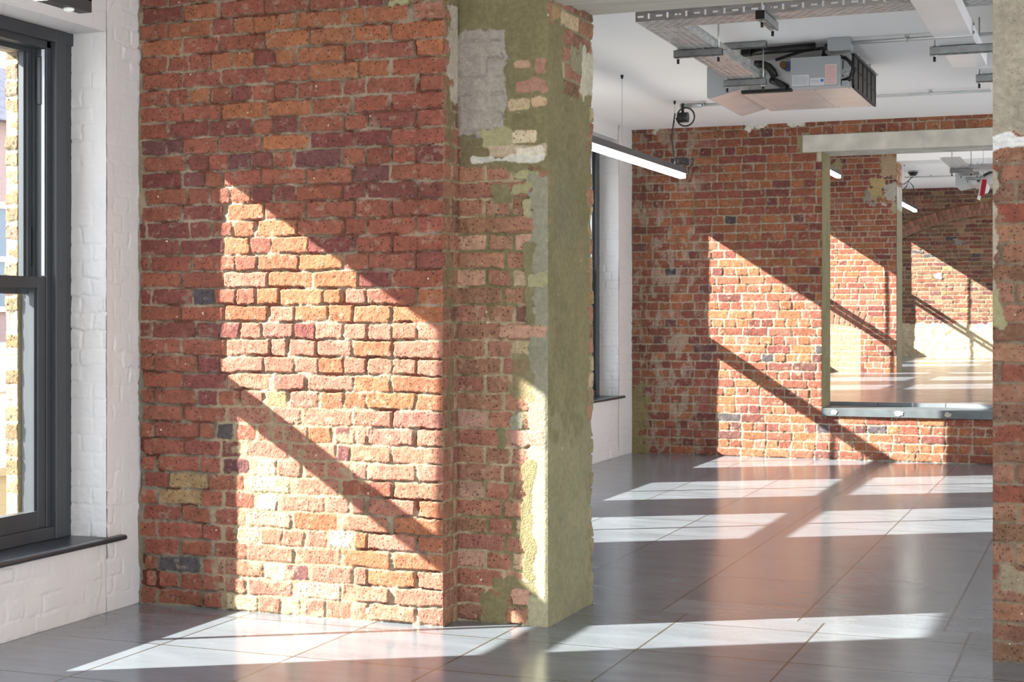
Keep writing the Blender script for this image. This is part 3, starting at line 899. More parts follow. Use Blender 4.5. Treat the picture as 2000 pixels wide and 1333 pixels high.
wm.box(0.3, 3.0, Y2 - 0.005, Y2B, 0, CEIL, PAL['r'], 1)
wm.build('wall_middle', 'red_masonry')
m = MB()
xl = xz(1568, 280, Y2)[0]
m.box(xl, 0.5, Y2 - 0.018, Y2 + 0.15, 2.787, 2.942, 0.004)
m.box(XO2 + 0.0, 0.5, Y2 + 0.15, Y2 + 0.30, 2.794, 2.942)
m.box(XO2 + 0.0, 0.5, Y2 + 0.302, Y2B + 0.003, 2.789, 2.942)
m.build('trim_2', 'concrete', kind='structure')
# stone ledge in the middle opening
m = MB()
m.box(XO2 + 0.004, 0.32, Y2 - 0.03, Y2B + 0.02, 0.393, 0.465, 0.004)
led = m.build('trim_3', 'ledge_stone', kind='structure')
for i, (px, py) in enumerate(((1629, 805), (1755, 810), (1851, 815))):
    x, z = xz(px, py + 0.5, Y2 - 0.03)
    m = MB()
    n = 16
    R = random.Random(i)
    rr = [R.uniform(0.75, 1.15) for _ in range(n)]
    pts = [(x + math.cos(2 * math.pi * k / n) * 0.033 * (1.3 if i == 1 else .85) * rr[k], 0.43 + math.sin(2 * math.pi * k / n) * 0.024 * rr[k]) for k in range(n)]
    m.prism(pts, 'y', Y2 - 0.036, Y2 - 0.028)
    m.build('cement_dab', 'cement_dab', led, label=None)

# ================================================================== RAISED ROOMS BEYOND
XO3 = -2.778
rows3 = bond(0, 2.2, 52, 'orrnrmo', 33, 'mix')
def far_front(u, v):
    X0 = XW[3] - 0.02
    H, rgb, A, mk = brick_eval(u, v, rows3, 0.0800, 81, depth=0.008, mortar=(0.33, 0.285, 0.21), smear=0.5, v0=0.0)
    st = (H, rgb, A)
    # arch of bricks on edge over a blocked, rendered opening at the foot of the wall
    cx, cz = xz(1618, 790, Y3)
    uu = u + X0 - cx; zz = v - cz
    rad = np.hypot(uu, zz); an = np.arctan2(uu, zz)
    r0 = xz(1618, 632, Y3)[1] - cz
    ring = (rad > r0) & (rad < r0 + 0.235) & (an > -0.2) & (an < 0.46)
    cell = np.mod(an * (r0 + 0.1), 0.082)
    mor = (cell < 0.012)
    shade = 0.75 + 0.5 * hash2(np.floor(an * (r0 + 0.1) / 0.082), np.zeros_like(an), 3)
    c = np.array(PAL['n'])[None, :] * shade[:, None]
    c = np.where(mor[:, None], np.array((0.30, 0.25, 0.18)), c)
    rgb = np.where(ring[:, None], c, st[1])
    H = np.where(ring, np.where(mor, -0.010, 0.003), st[0])
    blk = (rad < r0) & (u + X0 < xz(1681, 700, Y3)[0])
    s2 = brick_eval(u, v, rows3, 0.0800, 83, depth=0.004, mortar=(0.46, 0.36, 0.22))
    sc2 = s2[1] * 0.45 + np.array((0.42, 0.32, 0.20)) * 0.55
    rgb = np.where(blk[:, None], sc2, rgb); H = np.where(blk, s2[0] * 0.7 - 0.004, H)
    st = (H, rgb, st[2])
    # cement repairs
    for i, (a, b, c_, d, col) in enumerate(((1622, 1646, 315, 345, (0.26, 0.22, 0.12)), (1690, 1706, 375, 400, (0.24, 0.22, 0.18)), (1700, 1725, 345, 385, (0.36, 0.27, 0.13)),
                                            (1726, 1752, 357, 396, (0.34, 0.32, 0.26)), (1722, 1752, 303, 350, (0.33, 0.24, 0.15)), (1740, 1756, 397, 420, (0.33, 0.27, 0.18)))):
        x0, z0 = xz(a, d, Y3); x1, _ = xz(b, d, Y3); _, z1 = xz(b, c_, Y3)
        st = overlay(st, u, v, (x0 - X0, x1 - X0, z0, z1), col, 0.004, 811 + i, edge=0.03, alpha=0.2)
    return st
wf = Field()
wf.grid((XW[3] - 0.02, Y3, 0), (1, 0, 0), (0, 0, 1), (0, -1, 0), XO3 - (XW[3] - 0.02), CEIL2, 0.010, far_front)
def far_jamb(u, v):
    rows = bond(-0.02, 0.7, 50, 'tbctb', 15, 'mix')
    H, rgb, A, mk = brick_eval(u, v, rows, 0.08, 85, depth=0.008, mortar=(0.3, 0.25, 0.17))
    st = (H, rgb, A)
    st = overlay(st, u, v, (-0.2, 0.9, 0.2, 2.75), (0.20, 0.18, 0.11), 0.004, 821, edge=0.03, alpha=0.05)
    st = overlay(st, u, v, (-0.2, 0.9, 2.78, 3.12), (0.36, 0.34, 0.28), 0.004, 823, edge=0.02, alpha=0.05)
    return st
wf.grid((XO3, Y3, 0), (0, 1, 0), (0, 0, 1), (1, 0, 0), Y3B - Y3, 3.455, 0.012, far_jamb)
wf.box(XW[3] - 0.3, XO3 - 0.015, Y3 + 0.02, Y3B - 0.003, 0, CEIL2, PAL['r'], 1)
wf.box(0.9, 3.2, Y3, Y3B, 0, CEIL2, PAL['r'], 1)
wf.build('wall_far', 'red_masonry')
m = MB(); m.box(XO3 - 0.0, 1.0, Y3 + 0.002, Y3B + 0.003, 3.455, CEIL2)
m.build('trim_4', 'white_plaster', kind='structure')

rows4 = bond(0, 4.0, 50, 'bmrtykbp', 44, 'mix', weights=[6, 4, 3, 4, 1.2, .8, 4, 2])
def end_front(u, v):
    X0 = XW[3] - 0.02
    H, rgb, A, mk = brick_eval(u, v, rows4, 0.0800, 91, depth=0.009, mortar=(0.27, 0.22, 0.15), jit=0.005, joint=0.006, smear=0.6)
    # big relieving arch of two rings
    cx, cz, R0 = -1.92, -0.89, 4.10
    dx = u + X0 - cx; dz = v - cz
    rad = np.hypot(dx, dz); an = np.arctan2(dx, dz)
    for k in range(2):
        a0 = R0 + k * 0.118
        ring = (rad > a0) & (rad < a0 + 0.118)
        cell = np.mod(an * a0 + k * 0.045, 0.088)
        mor = (cell < 0.012) | (rad < a0 + 0.010)
        sh = 0.75 + 0.5 * hash2(np.floor((an * a0 + k * 0.045) / 0.088), np.full_like(an, k), 9)
        c = np.array((0.27, 0.125, 0.085))[None, :] * sh[:, None]
        c = np.where(mor[:, None], np.array((0.26, 0.21, 0.14)), c)
        rgb = np.where(ring[:, None], c, rgb)
        H = np.where(ring, np.where(mor, 0.020, 0.036), H)
    lip = (rad < R0) & (rad > R0 - 0.03)
    H = np.where(lip, -0.015, H)
    st = (H, rgb, A)
    zt = xz(1850, 632, Y4)[1]
    st = overlay(st, u, v, (-0.5, 5, -0.5, zt), (0.43, 0.34, 0.22), 0.012, 901, edge=0.02, alpha=0.3, rough=0.02)
    for i, (a, b, c_, d, col) in enumerate(((1864, 1880, 467, 480, (0.42, 0.40, 0.36)), (1858, 1896, 665, 682, (0.46, 0.44, 0.36)), (1825, 1840, 535, 545, (0.50, 0.50, 0.45)))):
        x0, z0 = xz(a, d, Y4); x1, _ = xz(b, d, Y4); _, z1 = xz(b, c_, Y4)
        st = overlay(st, u, v, (x0 - X0, x1 - X0, z0, z1), tuple(q * 0.5 for q in col), 0.014, 911 + i, edge=0.02, alpha=0.1)
    return st
we = Field()
we.grid((XW[3] - 0.02, Y4, 0), (1, 0, 0), (0, 0, 1), (0, -1, 0), 3.9, CEIL2, 0.012, end_front)
we.box(XW[3] - 0.3, 3.2, Y4 + 0.04, Y4 + 0.4, 0, CEIL2, PAL['b'], 1)
we.build('wall_end', 'red_masonry')

# ================================================================== WINDOW WALL
WIN = []   # (room, centre y, glass bottom, rail low, rail high, outer head, inner head, sill top)
R1 = (0.46, 1.400, 1.475, 2.462, 2.556, 0.330)
R2 = (0.69, 1.645, 1.720, 2.784, 2.920, 0.560)
R3 = (1.10, 2.000, 2.090, 3.124, 3.280, 0.980)
R4 = (1.30, 2.250, 2.350, 3.464, 3.600, 1.180)
for c in (-2.2, 0.14, 2.475, 4.81): WIN.append((1, c, *R1))
for c in (7.995, 10.265, 12.745): WIN.append((2, c, *R2))
for c in (16.2, 18.6, 20.94): WIN.append((3, c, *R3))
for c in (24.3, 26.75, 29.19): WIN.append((3, c, *R4))
HI, HO, HS = 0.87, 0.702, 0.665
SEG = {1: (-5.0, Y1 + 0.25, CEIL), 2: (Y1 + 0.25, Y2 + 0.25, CEIL), 3: (Y2 + 0.25, Y4 + 0.3, CEIL2)}
wl = MB(); wo = MB(); EXT = Field()
for room, (ya, yb, top) in SEG.items():
    x = XW[room]
    ws = [q for q in WIN if q[0] == room]
    zt = top + 0.3
    def slab(mb, x0, x1, half, key_lo, key_hi):
        y = ya
        for q in ws:
            c = q[1]
            mb.box(x0, x1, y, c - half, -0.4, zt)
            mb.box(x0, x1, c - half, c + half, -0.4, q[key_lo] - (0.02 if key_lo == 7 else 0.10))
            mb.box(x0, x1, c - half, c + half, q[key_hi], zt)
            y = c + half
        mb.box(x0, x1, y, yb, -0.4, zt)
    slab(wl, x - 0.34, x, HI, 7, 6)
    slab(wo, x - 0.40, x - 0.342, HO, 2, 5)
wl.build('wall_left', 'white_painted_brick', kind='structure')
wo.build('wall_outer', 'yellow_street_brick', kind='structure')

# painted brick relief on the two piers beside the cross walls (real geometry)
def painted(seed, amp=0.0032):
    rows = bond(-0.06, 1.6, 50, 'w', seed, 'english')
    def f(u, v):
        H, rgb, A, mk = brick_eval(u, v, rows, 0.0765, seed, depth=0.0055, jit=0.006, smear=0)
        k = np.clip(fbm(u, v, 4, seed + 5, 2) * 1.2 + 0.55, 0.1, 1.2)
        Hs = (H * k) * 0.75 + 0.004 + 0.002 * fbm(u, v, 8, seed + 6, 3)
        rgb = np.tile(np.array((0.80, 0.79, 0.765)), (len(u), 1)) * (1 + 0.02 * fbm(u, v, 9, seed + 7, 2))[:, None]
        return Hs, rgb, np.zeros(len(u))
    return f
pw = Field()
c1 = 4.81
pw.grid((XW[1], c1 + HI, 0), (0, 1, 0), (0, 0, 1), (1, 0, 0), Y1 - c1 - HI + 0.02, CEIL, 0.005, painted(120))
pw.grid((XW[1] - 0.18, c1 + HI - 0.001, 0.32), (1, 0, 0), (0, 0, 1), (0, -1, 0), 0.185, 2.556 - 0.32, 0.005, painted(123))
pw.grid((XW[1], c1 - HI, 0), (0, 1, 0), (0, 0, 1), (1, 0, 0), 2 * HI, 0.30, 0.006, painted(126))
c2 = 12.745
pw.grid((XW[2], c2 + HI, 0), (0, 1, 0), (0, 0, 1), (1, 0, 0), Y2 - c2 - HI + 0.02, CEIL, 0.008, painted(130))
pw.grid((XW[2] - 0.18, c2 + HI - 0.001, 0.55), (1, 0, 0), (0, 0, 1), (0, -1, 0), 0.185, 2.92 - 0.55, 0.008, painted(133))
pw.grid((XW[2], c2 - HI, 0), (0, 1, 0), (0, 0, 1), (1, 0, 0), 2 * HI, 0.53, 0.009, painted(136))
pw.build('wall_left', 'white_relief')

# yellow stock brick outer reveal of the nearest window
def stock(u, v):
    rows = [[(-0.2, 0.6, random.Random(k).choice('sSxsSsc'))] for k in range(45)]
    H, rgb, A, mk = brick_eval(u, v, rows, 0.0795, 140, depth=0.006, mortar=(0.45, 0.40, 0.31), joint=0.007, jit=0.004, smear=0.2)
    H = H + 0.006 * sstep(0.05, 0.0, u) * (vnoise(u, v, 12.6, 141))
    return H, rgb * 0.5, A
ex = Field()
for q in WIN:
    if q[0] == 1 and q[1] > 4 or q[0] == 2 and q[1] > 12:
        xx = XW[q[0]]
        ex.grid((xx - 0.402, q[1] + HO - 0.001, q[2] - 0.1), (1, 0, 0), (0, 0, 1), (0, -1, 0), 0.063, q[5] - q[2] + 0.1, 0.006, stock)
ex.build('trim_5', 'stock_masonry')

def window(n, room, c, zb, r0, r1, zh, zi, zs):
    x = XW[room]
    root = empty('window_%d' % n, (x - 0.25, c, zs), kind='structure')
    xf = x - 0.18                      # inner face of the box frame
    f = MB()
    for s in (-1, 1):
        a = c + s * HI; b = c + s * (HI - 0.055); d = c + s * (HI - 0.125); e = c + s * (HI - 0.155)
        f.box(xf - 0.15, xf, a, b, zs, zi, 0.003)                      # outer lining
        f.box(xf - 0.15, xf + 0.012, b, d, zs, zi, 0.004)              # architrave bead
        f.box(xf - 0.15, xf - 0.016, d, e, zs, zi, 0.003)              # staff bead
        f.box(xf - 0.085, xf - 0.072, e, e - s * 0.012, zs + 0.05, zi - 0.06)  # parting bead
    f.box(xf - 0.15, xf + 0.010, c - HI, c + HI, zi - 0.055, zi, 0.004)
    f.box(xf - 0.15, xf - 0.016, c - HI + 0.1, c + HI - 0.1, zi - 0.085, zi - 0.05, 0.003)
    f.box(xf - 0.15, xf + 0.002, c - HI + 0.1, c + HI - 0.1, zs, zs + 0.055, 0.004)
    f.build('window_frame', 'grey_joinery', root)
    def sash(nm, xi, z0, z1, bot, topr, hs):
        s_ = MB()
        th = 0.046
        w = HI - 0.155 - hs
        for s in (-1, 1):
            s_.box(xi - th, xi, c + s * hs, c + s * (hs + w), z0, z1, 0.003)
            s_.box(xi - th + 0.008, xi - 0.012, c + s * (hs - 0.012), c + s * hs, z0 + bot, z1 - topr)
        s_.box(xi - th, xi, c - hs, c + hs, z0, z0 + bot)
        s_.box(xi - th, xi, c - hs, c + hs, z1 - topr, z1)
        so = s_.build(nm, 'grey_joinery', root)
        g = MB(); g.box(xi - th + 0.004, xi - 0.006, c - 0.011, c + 0.011, z0 + bot, z1 - topr, 0.003)
        g.build('glazing_bar', 'grey_joinery', so)
        for s in (-1, 1):
            p = MB(); y0, y1 = sorted((c + s * 0.011, c + s * hs))
            p.box(xi - th / 2 - 0.002, xi - th / 2 + 0.002, y0, y1, z0 + bot, z1 - topr)
            p.build('pane', 'window_glass', so)
        return so
    lo = sash('lower_sash', xf - 0.022, zb - 0.075, r1, 0.075, 0.048, HS)
    up = sash('upper_sash', xf - 0.086, r0, zi - 0.07, 0.048, max(0.03, zi - 0.07 - zh + 0.01), HS + 0.01)
    for s in (-1, 1):                 # pale balance channels at both jambs above the lower sash
        y0, y1 = sorted((c + s * (HI - 0.163), c + s * (HI - 0.158)))
        t = MB(); t.box(xf - 0.038, xf - 0.024, y0, y1, r1 + 0.005, zi - 0.09)
        t.build('sash_track', 'sash_track', root)
    k = MB()
    yk = c + HI - 0.165
    k.box(xf - 0.058, xf - 0.036, yk - 0.004, yk + 0.004, zi - 0.33, zi - 0.12, 0.003)
    k.build('sash_stop', 'black_plastic', root)
    k = MB(); yk = c + HS + 0.028
    k.box(xf - 0.088, xf - 0.080, yk - 0.008, yk + 0.008, r1 + 0.05, r1 + 0.22, 0.003)
    k.build('sash_fastener', 'black_plastic', up)
    sl = MB()
    # board with a bull nose; horns run past the reveals
    sl.box(x - 0.185, x + 0.012, c - HI + 0.002, c + HI - 0.002, zs - 0.024, zs)
    nose = [(x + 0.004, zs), (x + 0.030, zs), (x + 0.038, zs - 0.004), (x + 0.042, zs - 0.012), (x + 0.038, zs - 0.020), (x + 0.030, zs - 0.024), (x + 0.004, zs - 0.024)]
    sl.prism(nose, 'y', c - HI - 0.10, c + HI + 0.10)
    sl.build('window_sill', 'sill_paint', root)
for i, q in enumerate(WIN):
    window(i + 1, *q)

# ================================================================== FLOORS, CEILINGS, REMAINING WALLS
def slab_obj(name, b, mat):
    m = MB(); m.box(*b); return m.build(name, mat, kind='structure')
slab_obj('floor', (XW[1] - 0.2, 6.5, -5.0, 6.58, -0.2, 0.0), 'slate_near')
slab_obj('floor', (XW[2] - 0.2, 5.0, 6.58, Y2 + 0.1, -0.2, 0.0), 'slate_rear')
slab_obj('floor', (XW[3] - 0.2, 5.0, Y2B - 0.001, Y4 + 0.1, 0.2, FL2), 'slate_raised')
slab_obj('ceiling', (XW[1] - 0.2, 6.5, -5.0, Y1R + 0.1, CEIL, CEIL + 0.2), 'white_plaster')
slab_obj('ceiling', (XW[2] - 0.3, 5.0, Y1R + 0.1, Y2 + 0.03, CEIL, CEIL + 0.2), 'white_plaster')
slab_obj('ceiling', (XW[3] - 0.2, 5.0, Y2B, Y4 + 0.1, CEIL2, CEIL2 + 0.2), 'white_plaster')

# ================================================================== STREET OUTSIDE
slab_obj('ground', (-60, XW[1] - 0.6, -30, 60, -3.2, -3.0), 'tarmac')

def town_house(x, y0, y1, ztop, seed):
    root = empty('brick_house', (x, (y0 + y1) / 2, -3.0),
                 'brown brick house across the street with white sash windows', 'house')
    m = MB(); m.box(x - 5, x, y0, y1, -3.0, ztop); m.build('house_wall', 'street_brick', root)
    m = MB(); m.prism([(x - 5.2, ztop), (x + 0.2, ztop), (x - 1.2, ztop + 1.1), (x - 3.8, ztop + 1.1)], 'y', y0, y1)
    m.build('roof', 'roof_slate', root)
    k = 0
    y = y0 + 0.9
    while y < y1 - 1.2:
        for z in (-1.6, 1.35):
            f = MB()
            f.box(x, x + 0.05, y, y + 0.95, z, z + 0.08); f.box(x, x + 0.05, y, y + 0.95, z + 1.55, z + 1.65)
            f.box(x, x + 0.05, y, y + 0.08, z, z + 1.6); f.box(x, x + 0.05, y + 0.87, y + 0.95, z, z + 1.6)
            f.box(x, x + 0.05, y + 0.45, y + 0.50, z, z + 1.6); f.box(x, x + 0.05, y, y + 0.95, z + 0.75, z + 0.83)
            fo = f.build('house_window', 'sign_white', root)
            g = MB(); g.box(x + 0.002, x + 0.02, y + 0.08, y + 0.87, z + 0.08, z + 1.55); g.build('pane', 'dark_glazing', fo)
        y += 2.3
    return root
town_house(-15.5, 13.0, 27.0, 4.2, 1)
m = MB(); m.box(-10.6, -10.35, 8.0, 20.0, -3.0, -0.30); m.box(-10.66, -10.29, 8.0, 20.0, -0.30, -0.22)
m.build('garden_wall', 'yellow_street_brick', label='low yellow brick garden wall outside, seen through the bottom of the left window', cat='wall')
m = MB()
m.box(-13.4, -12.9, 10.0, 19.0, -3.0, 0.35); m.box(-13.45, -12.85, 10.0, 19.0, 0.35, 0.95)
m.build('pale_extension', 'stone_render', label='pale rendered low building in front of the brown brick house outside', cat='building')


# ================================================================== CEILING SERVICES
def arc(cx, cy, cz, r, a0, a1, n, plane='xz'):
    out = []
    for i in range(n + 1):
        a = a0 + (a1 - a0) * i / n
        if plane == 'xz': out.append((cx + r * math.cos(a), cy, cz + r * math.sin(a)))
        elif plane == 'xy': out.append((cx + r * math.cos(a), cy + r * math.sin(a), cz))
        else: out.append((cx, cy + r * math.cos(a), cz + r * math.sin(a)))
    return out

def pendant(x, y0, y1, zt, zceil, wires, glow_end, label, group=None, rose=None, loop='spool', sensor=False, zb=None):
    """black linear pendant running along the window wall"""
    zb = zt - 0.09 if zb is None else zb
    r = empty('linear_pendant', (x, y1, zb), label, 'pendant light', group)
    hw = 0.029
    m = MB()
    m.box(x - hw, x + hw, y0, y1, zb + 0.040, zt, 0.002)
    if glow_end < y1 - 0.01: m.box(x - hw, x + hw, glow_end, y1, zb, zt, 0.002)
    m.build('lamp_housing', 'charcoal_housing', r)
    m = MB(); m.box(x - hw + 0.001, x + hw - 0.001, y0 + 0.002, min(glow_end, y1) - 0.002, zb, zb + 0.040, 0.004)
    m.build('lamp_diffuser', 'lamp_diffuser', r)
    if sensor:
        m = MB(); m.tube([(x, y1 - 0.10, zb + 0.001), (x, y1 - 0.10, zb - 0.008), (x, y1 - 0.10, zb - 0.014)], [0.02, 0.019, 0.008], 16)
        m.build('motion_sensor', 'sign_white', r)
    for wy in wires:
        m = MB(); m.tube([(x, wy, zt + 0.004), (x, wy, zceil - 0.02)], 0.0013, 6)
        wo_ = m.build('suspension_wire', 'steel_wire', r)
        m = MB(); m.tube([(x, wy, zceil - 0.0005), (x, wy, zceil - 0.012), (x, wy, zceil - 0.028)], [0.011, 0.011, 0.006], 10)
        m.build('wire_anchor', 'black_plastic', wo_)
        m = MB(); m.tube([(x, wy, zt - 0.001), (x, wy, zt + 0.035)], 0.004, 8)
        m.build('wire_gripper', 'zinc_rod', wo_)
    return r

P2X = -3.32
pend2 = pendant(P2X, 9.4, 12.49, 2.535, CEIL, (9.65, 10.78, 12.24), 12.60,
                'black linear pendant glowing in the second room, beside the rendered jamb')
# its connector, loop of slack and flex
yy = 12.27
m = MB(); m.tube([(P2X + 0.105, yy, CEIL - 0.135), (P2X + 0.02, yy, CEIL - 0.135)], 0.042, 14)
m.tube([(P2X + 0.06, yy, CEIL - 0.10), (P2X + 0.06, yy, CEIL - 0.02)], 0.012, 8)
m.build('flex_connector', 'black_plastic', pend2)
m = MB()
pts = [(P2X + 0.03, yy - 0.02, CEIL - 0.10)] + arc(P2X + 0.09, yy - 0.025, CEIL - 0.135, 0.075, math.radians(150), math.radians(-150), 16)
pts += [(P2X + 0.01, yy - 0.02, CEIL - 0.14)]
m.tube(pts, 0.0065, 8)
m.build('slack_loop', 'black_plastic', pend2)
m = MB()
m.tube([(P2X + 0.00, yy - 0.02, CEIL - 0.10), (P2X - 0.015, yy - 0.02, CEIL - 0.20), (P2X - 0.030, yy - 0.015, CEIL - 0.30), (P2X - 0.018, yy - 0.01, CEIL - 0.40), (P2X - 0.006, yy, CEIL - 0.47), (P2X, yy, 2.532)], 0.0065, 8)
m.build('power_flex', 'black_plastic', pend2)

pendant(-3.61, 1.9, 4.85, 2.54, CEIL, (2.2, 3.4, 4.6), 4.60,
        'black linear pendant above the left window, with a dark sensor end', sensor=True)
# raised room lights
yA = 20.9
xa, za = xz(1641, 349, yA)
pendant(xa - 0.02, yA - 3.0, yA, za + 0.095, CEIL2, (yA - 2.8, yA - 1.5, yA - 0.25), yA + 1,
        'small lit pendant end peeping past the middle wall jamb, under the concrete lintel')
yB = 27.0
xb, zb_ = xz(1790, 418, yB)
pB = pendant(xb - 0.02, yB - 3.0, yB, zb_ + 0.12, CEIL2, (yB - 2.8, yB - 1.5), yB + 1,
        'small lit pendant in the farthest room, against the brown arch wall')
m = MB()
zq = zb_ + 0.12
m.tube([(xb - 0.02, yB - 0.25, zq), (xb - 0.01, yB - 0.25, zq + 0.2), (xb - 0.03, yB - 0.25, zq + 0.34), (xb - 0.10, yB - 0.25, zq + 0.42), (xb - 0.14, yB - 0.25, zq + 0.33), (xb - 0.20, yB - 0.25, zq + 0.27), (xb - 0.28, yB - 0.25, zq + 0.30), (xb - 0.27, yB - 0.25, zq + 0.36), (xb - 0.16, yB - 0.25, zq + 0.38), (xb - 0.05, yB - 0.25, zq + 0.48), (xb - 0.03, yB - 0.25, CEIL2 - 0.10)], 0.008, 6)
m.build('power_flex', 'black_plastic', pB)
m = MB(); m.tube([(xb - 0.03, yB - 0.25, CEIL2 - 0.02), (xb - 0.03, yB - 0.25, CEIL2 - 0.08)], [0.09, 0.05], 14)
m.build('ceiling_rose', 'black_plastic', pB)

# ---- conduits
def conduit(x0, x1, y, label, clips, zc=CEIL, r=0.0125, box_at=None):
    o = empty('steel_conduit', (x0, y, zc), label, 'conduit')
    m = MB(); m.tube([(x0, y, zc - 0.030), (x1, y, zc - 0.030)], r, 12); m.build('conduit_pipe', 'galvanised_sheet', o)
    for c in clips:
        m = MB()
        m.box(c - 0.012, c + 0.012, y - 0.022, y + 0.022, zc - 0.016, zc + 0.0005)
        m.tube([(c, y - 0.018, zc - 0.01), (c, y - 0.018, zc - 0.044)], 0.004, 6); m.tube([(c, y + 0.018, zc - 0.01), (c, y + 0.018, zc - 0.044)], 0.004, 6)
        m.build('conduit_clip', 'zinc_rod', o)
    return o
ca = conduit(P2X + 0.08, 0.6, 12.345, 'galvanised conduit across the ceiling nearest the middle brick wall, from the pendant flex', (-3.1, -1.3, -0.1))
m = MB(); m.tube([(P2X + 0.02, 12.345, CEIL - 0.030), (P2X + 0.20, 12.345, CEIL - 0.030)], 0.019, 12)
m.build('conduit_coupler', 'galvanised', ca)
cb_ = conduit(-1.52, 0.6, 9.86, 'galvanised conduit running right along the ceiling from the grey junction box', (-1.18, -0.2))
fc = empty('fan_coil_unit', (-1.86, 10.45, 2.77), 'galvanised fan coil unit hung under the ceiling with a black filter grille', 'air conditioning unit')
JBFC = fc
jb = empty('junction_box', (-1.60, 9.91, CEIL - 0.06), 'grey steel junction box on the ceiling at the corner of the fan coil unit', 'junction box')
m = MB(); m.box(-1.665, -1.52, 9.80, 9.92, CEIL - 0.075, CEIL, 0.004); m.build('box_body', 'unit_casing', jb)
m = MB(); m.box(-1.66, -1.525, 9.805, 9.915, CEIL - 0.082, CEIL - 0.074, 0.002); m.build('box_lid', 'galvanised', jb)
m = MB(); m.tube([(-1.665, 9.86, CEIL - 0.045), (-1.69, 9.86, CEIL - 0.045)], 0.020, 10); m.build('cable_gland', 'black_plastic', jb)
m = MB()
m.tube([(-1.70, 9.88, CEIL - 0.045), (-1.72, 10.0, CEIL - 0.065), (-1.68, 9.97, CEIL - 0.10), (-1.60, 9.93, CEIL - 0.10), (-1.555, 9.91, CEIL - 0.13), (-1.52, 9.90, CEIL - 0.18), (-1.54, 9.91, CEIL - 0.24), (-1.60, 9.94, CEIL - 0.255)], 0.009, 8)
m.build('flexible_cable', 'black_plastic', JBFC)
m = MB()
m.tube([(-1.70, 9.88, CEIL - 0.050), (-1.73, 9.99, CEIL - 0.075), (-1.66, 9.94, CEIL - 0.115), (-1.57, 9.91, CEIL - 0.11), (-1.53, 9.90, CEIL - 0.15), (-1.505, 9.89, CEIL - 0.20), (-1.52, 9.90, CEIL - 0.255), (-1.60, 9.93, CEIL - 0.27)], 0.007, 8)
m.build('flexible_cable', 'black_plastic', JBFC)

# ---- struts (slotted channel on threaded rods)
def strut(x0, x1, y0, y1, z0, z1, rods, label, ztop, group='strut brackets under the trays and ducts', up=True, axis='x'):
    o = empty('strut_bracket', ((x0 + x1) / 2, (y0 + y1) / 2, z0), label, 'bracket', group)
    m = MB()
    t = 0.0025
    if axis == 'x':
        m.box(x0, x1, y0, y0 + t, z0, z1); m.box(x0, x1, y1 - t, y1, z0, z1)
        m.box(x0, x1, y0, y0 + 0.011, z1 - t, z1); m.box(x0, x1, y1 - 0.011, y1, z1 - t, z1)
        nu = max(4, int((x1 - x0) / 0.0125)); 
        m.cells((x0, y0, z0), (1, 0, 0), (0, 1, 0), nu, 3, (x1 - x0) / nu, (y1 - y0) / 3, lambda i, j: not (j == 1 and i % 4 in (1, 2)), t)
    else:
        m.box(x0, x0 + t, y0, y1, z0, z1); m.box(x1 - t, x1, y0, y1, z0, z1)
        m.box(x0, x0 + 0.011, y0, y1, z1 - t, z1); m.box(x1 - 0.011, x1, y0, y1, z1 - t, z1)
        nu = max(4, int((y1 - y0) / 0.0125))
        m.cells((x0, y0, z0), (0, 1, 0), (1, 0, 0), nu, 3, (y1 - y0) / nu, (x1 - x0) / 3, lambda i, j: not (j == 1 and i % 4 in (1, 2)), -t)
    m.build('channel', 'strut_steel', o)
    cx, cy = (x0 + x1) / 2, (y0 + y1) / 2
    if axis == 'y':
        m = MB(); m.box(x0 - 0.002, x1 + 0.002, y0 - 0.006, y0 + 0.001, z0 - 0.001, z1 + 0.001, 0.002); m.build('end_cap', 'black_plastic', o)
    for rpos in rods:
        px, py = (rpos, cy) if axis == 'x' else (cx, rpos)
        m = MB(); m.tube([(px, py, z0 - 0.028), (px, py, ztop)], 0.005, 8)
        ro = m.build('threaded_rod', 'zinc_rod', o)
        m = MB(); m.tube([(px, py, z1 + 0.001), (px, py, z1 + 0.008)], 0.010, 6); m.build('nut', 'galvanised', ro)
        m = MB(); m.tube([(px, py, z0 - 0.001), (px, py, z0 - 0.010)], 0.010, 6)
        m.box(px - 0.016, px + 0.016, py - 0.016, py + 0.016, z0 - 0.003, z0 - 0.0005)
        m.build('nut', 'galvanised', ro)
        m = MB(); m.tube([(px, py, z0 - 0.010), (px, py, z0 - 0.034)], 0.0075, 10)
        m.build('rod_cap', 'black_plastic', ro)
    return o

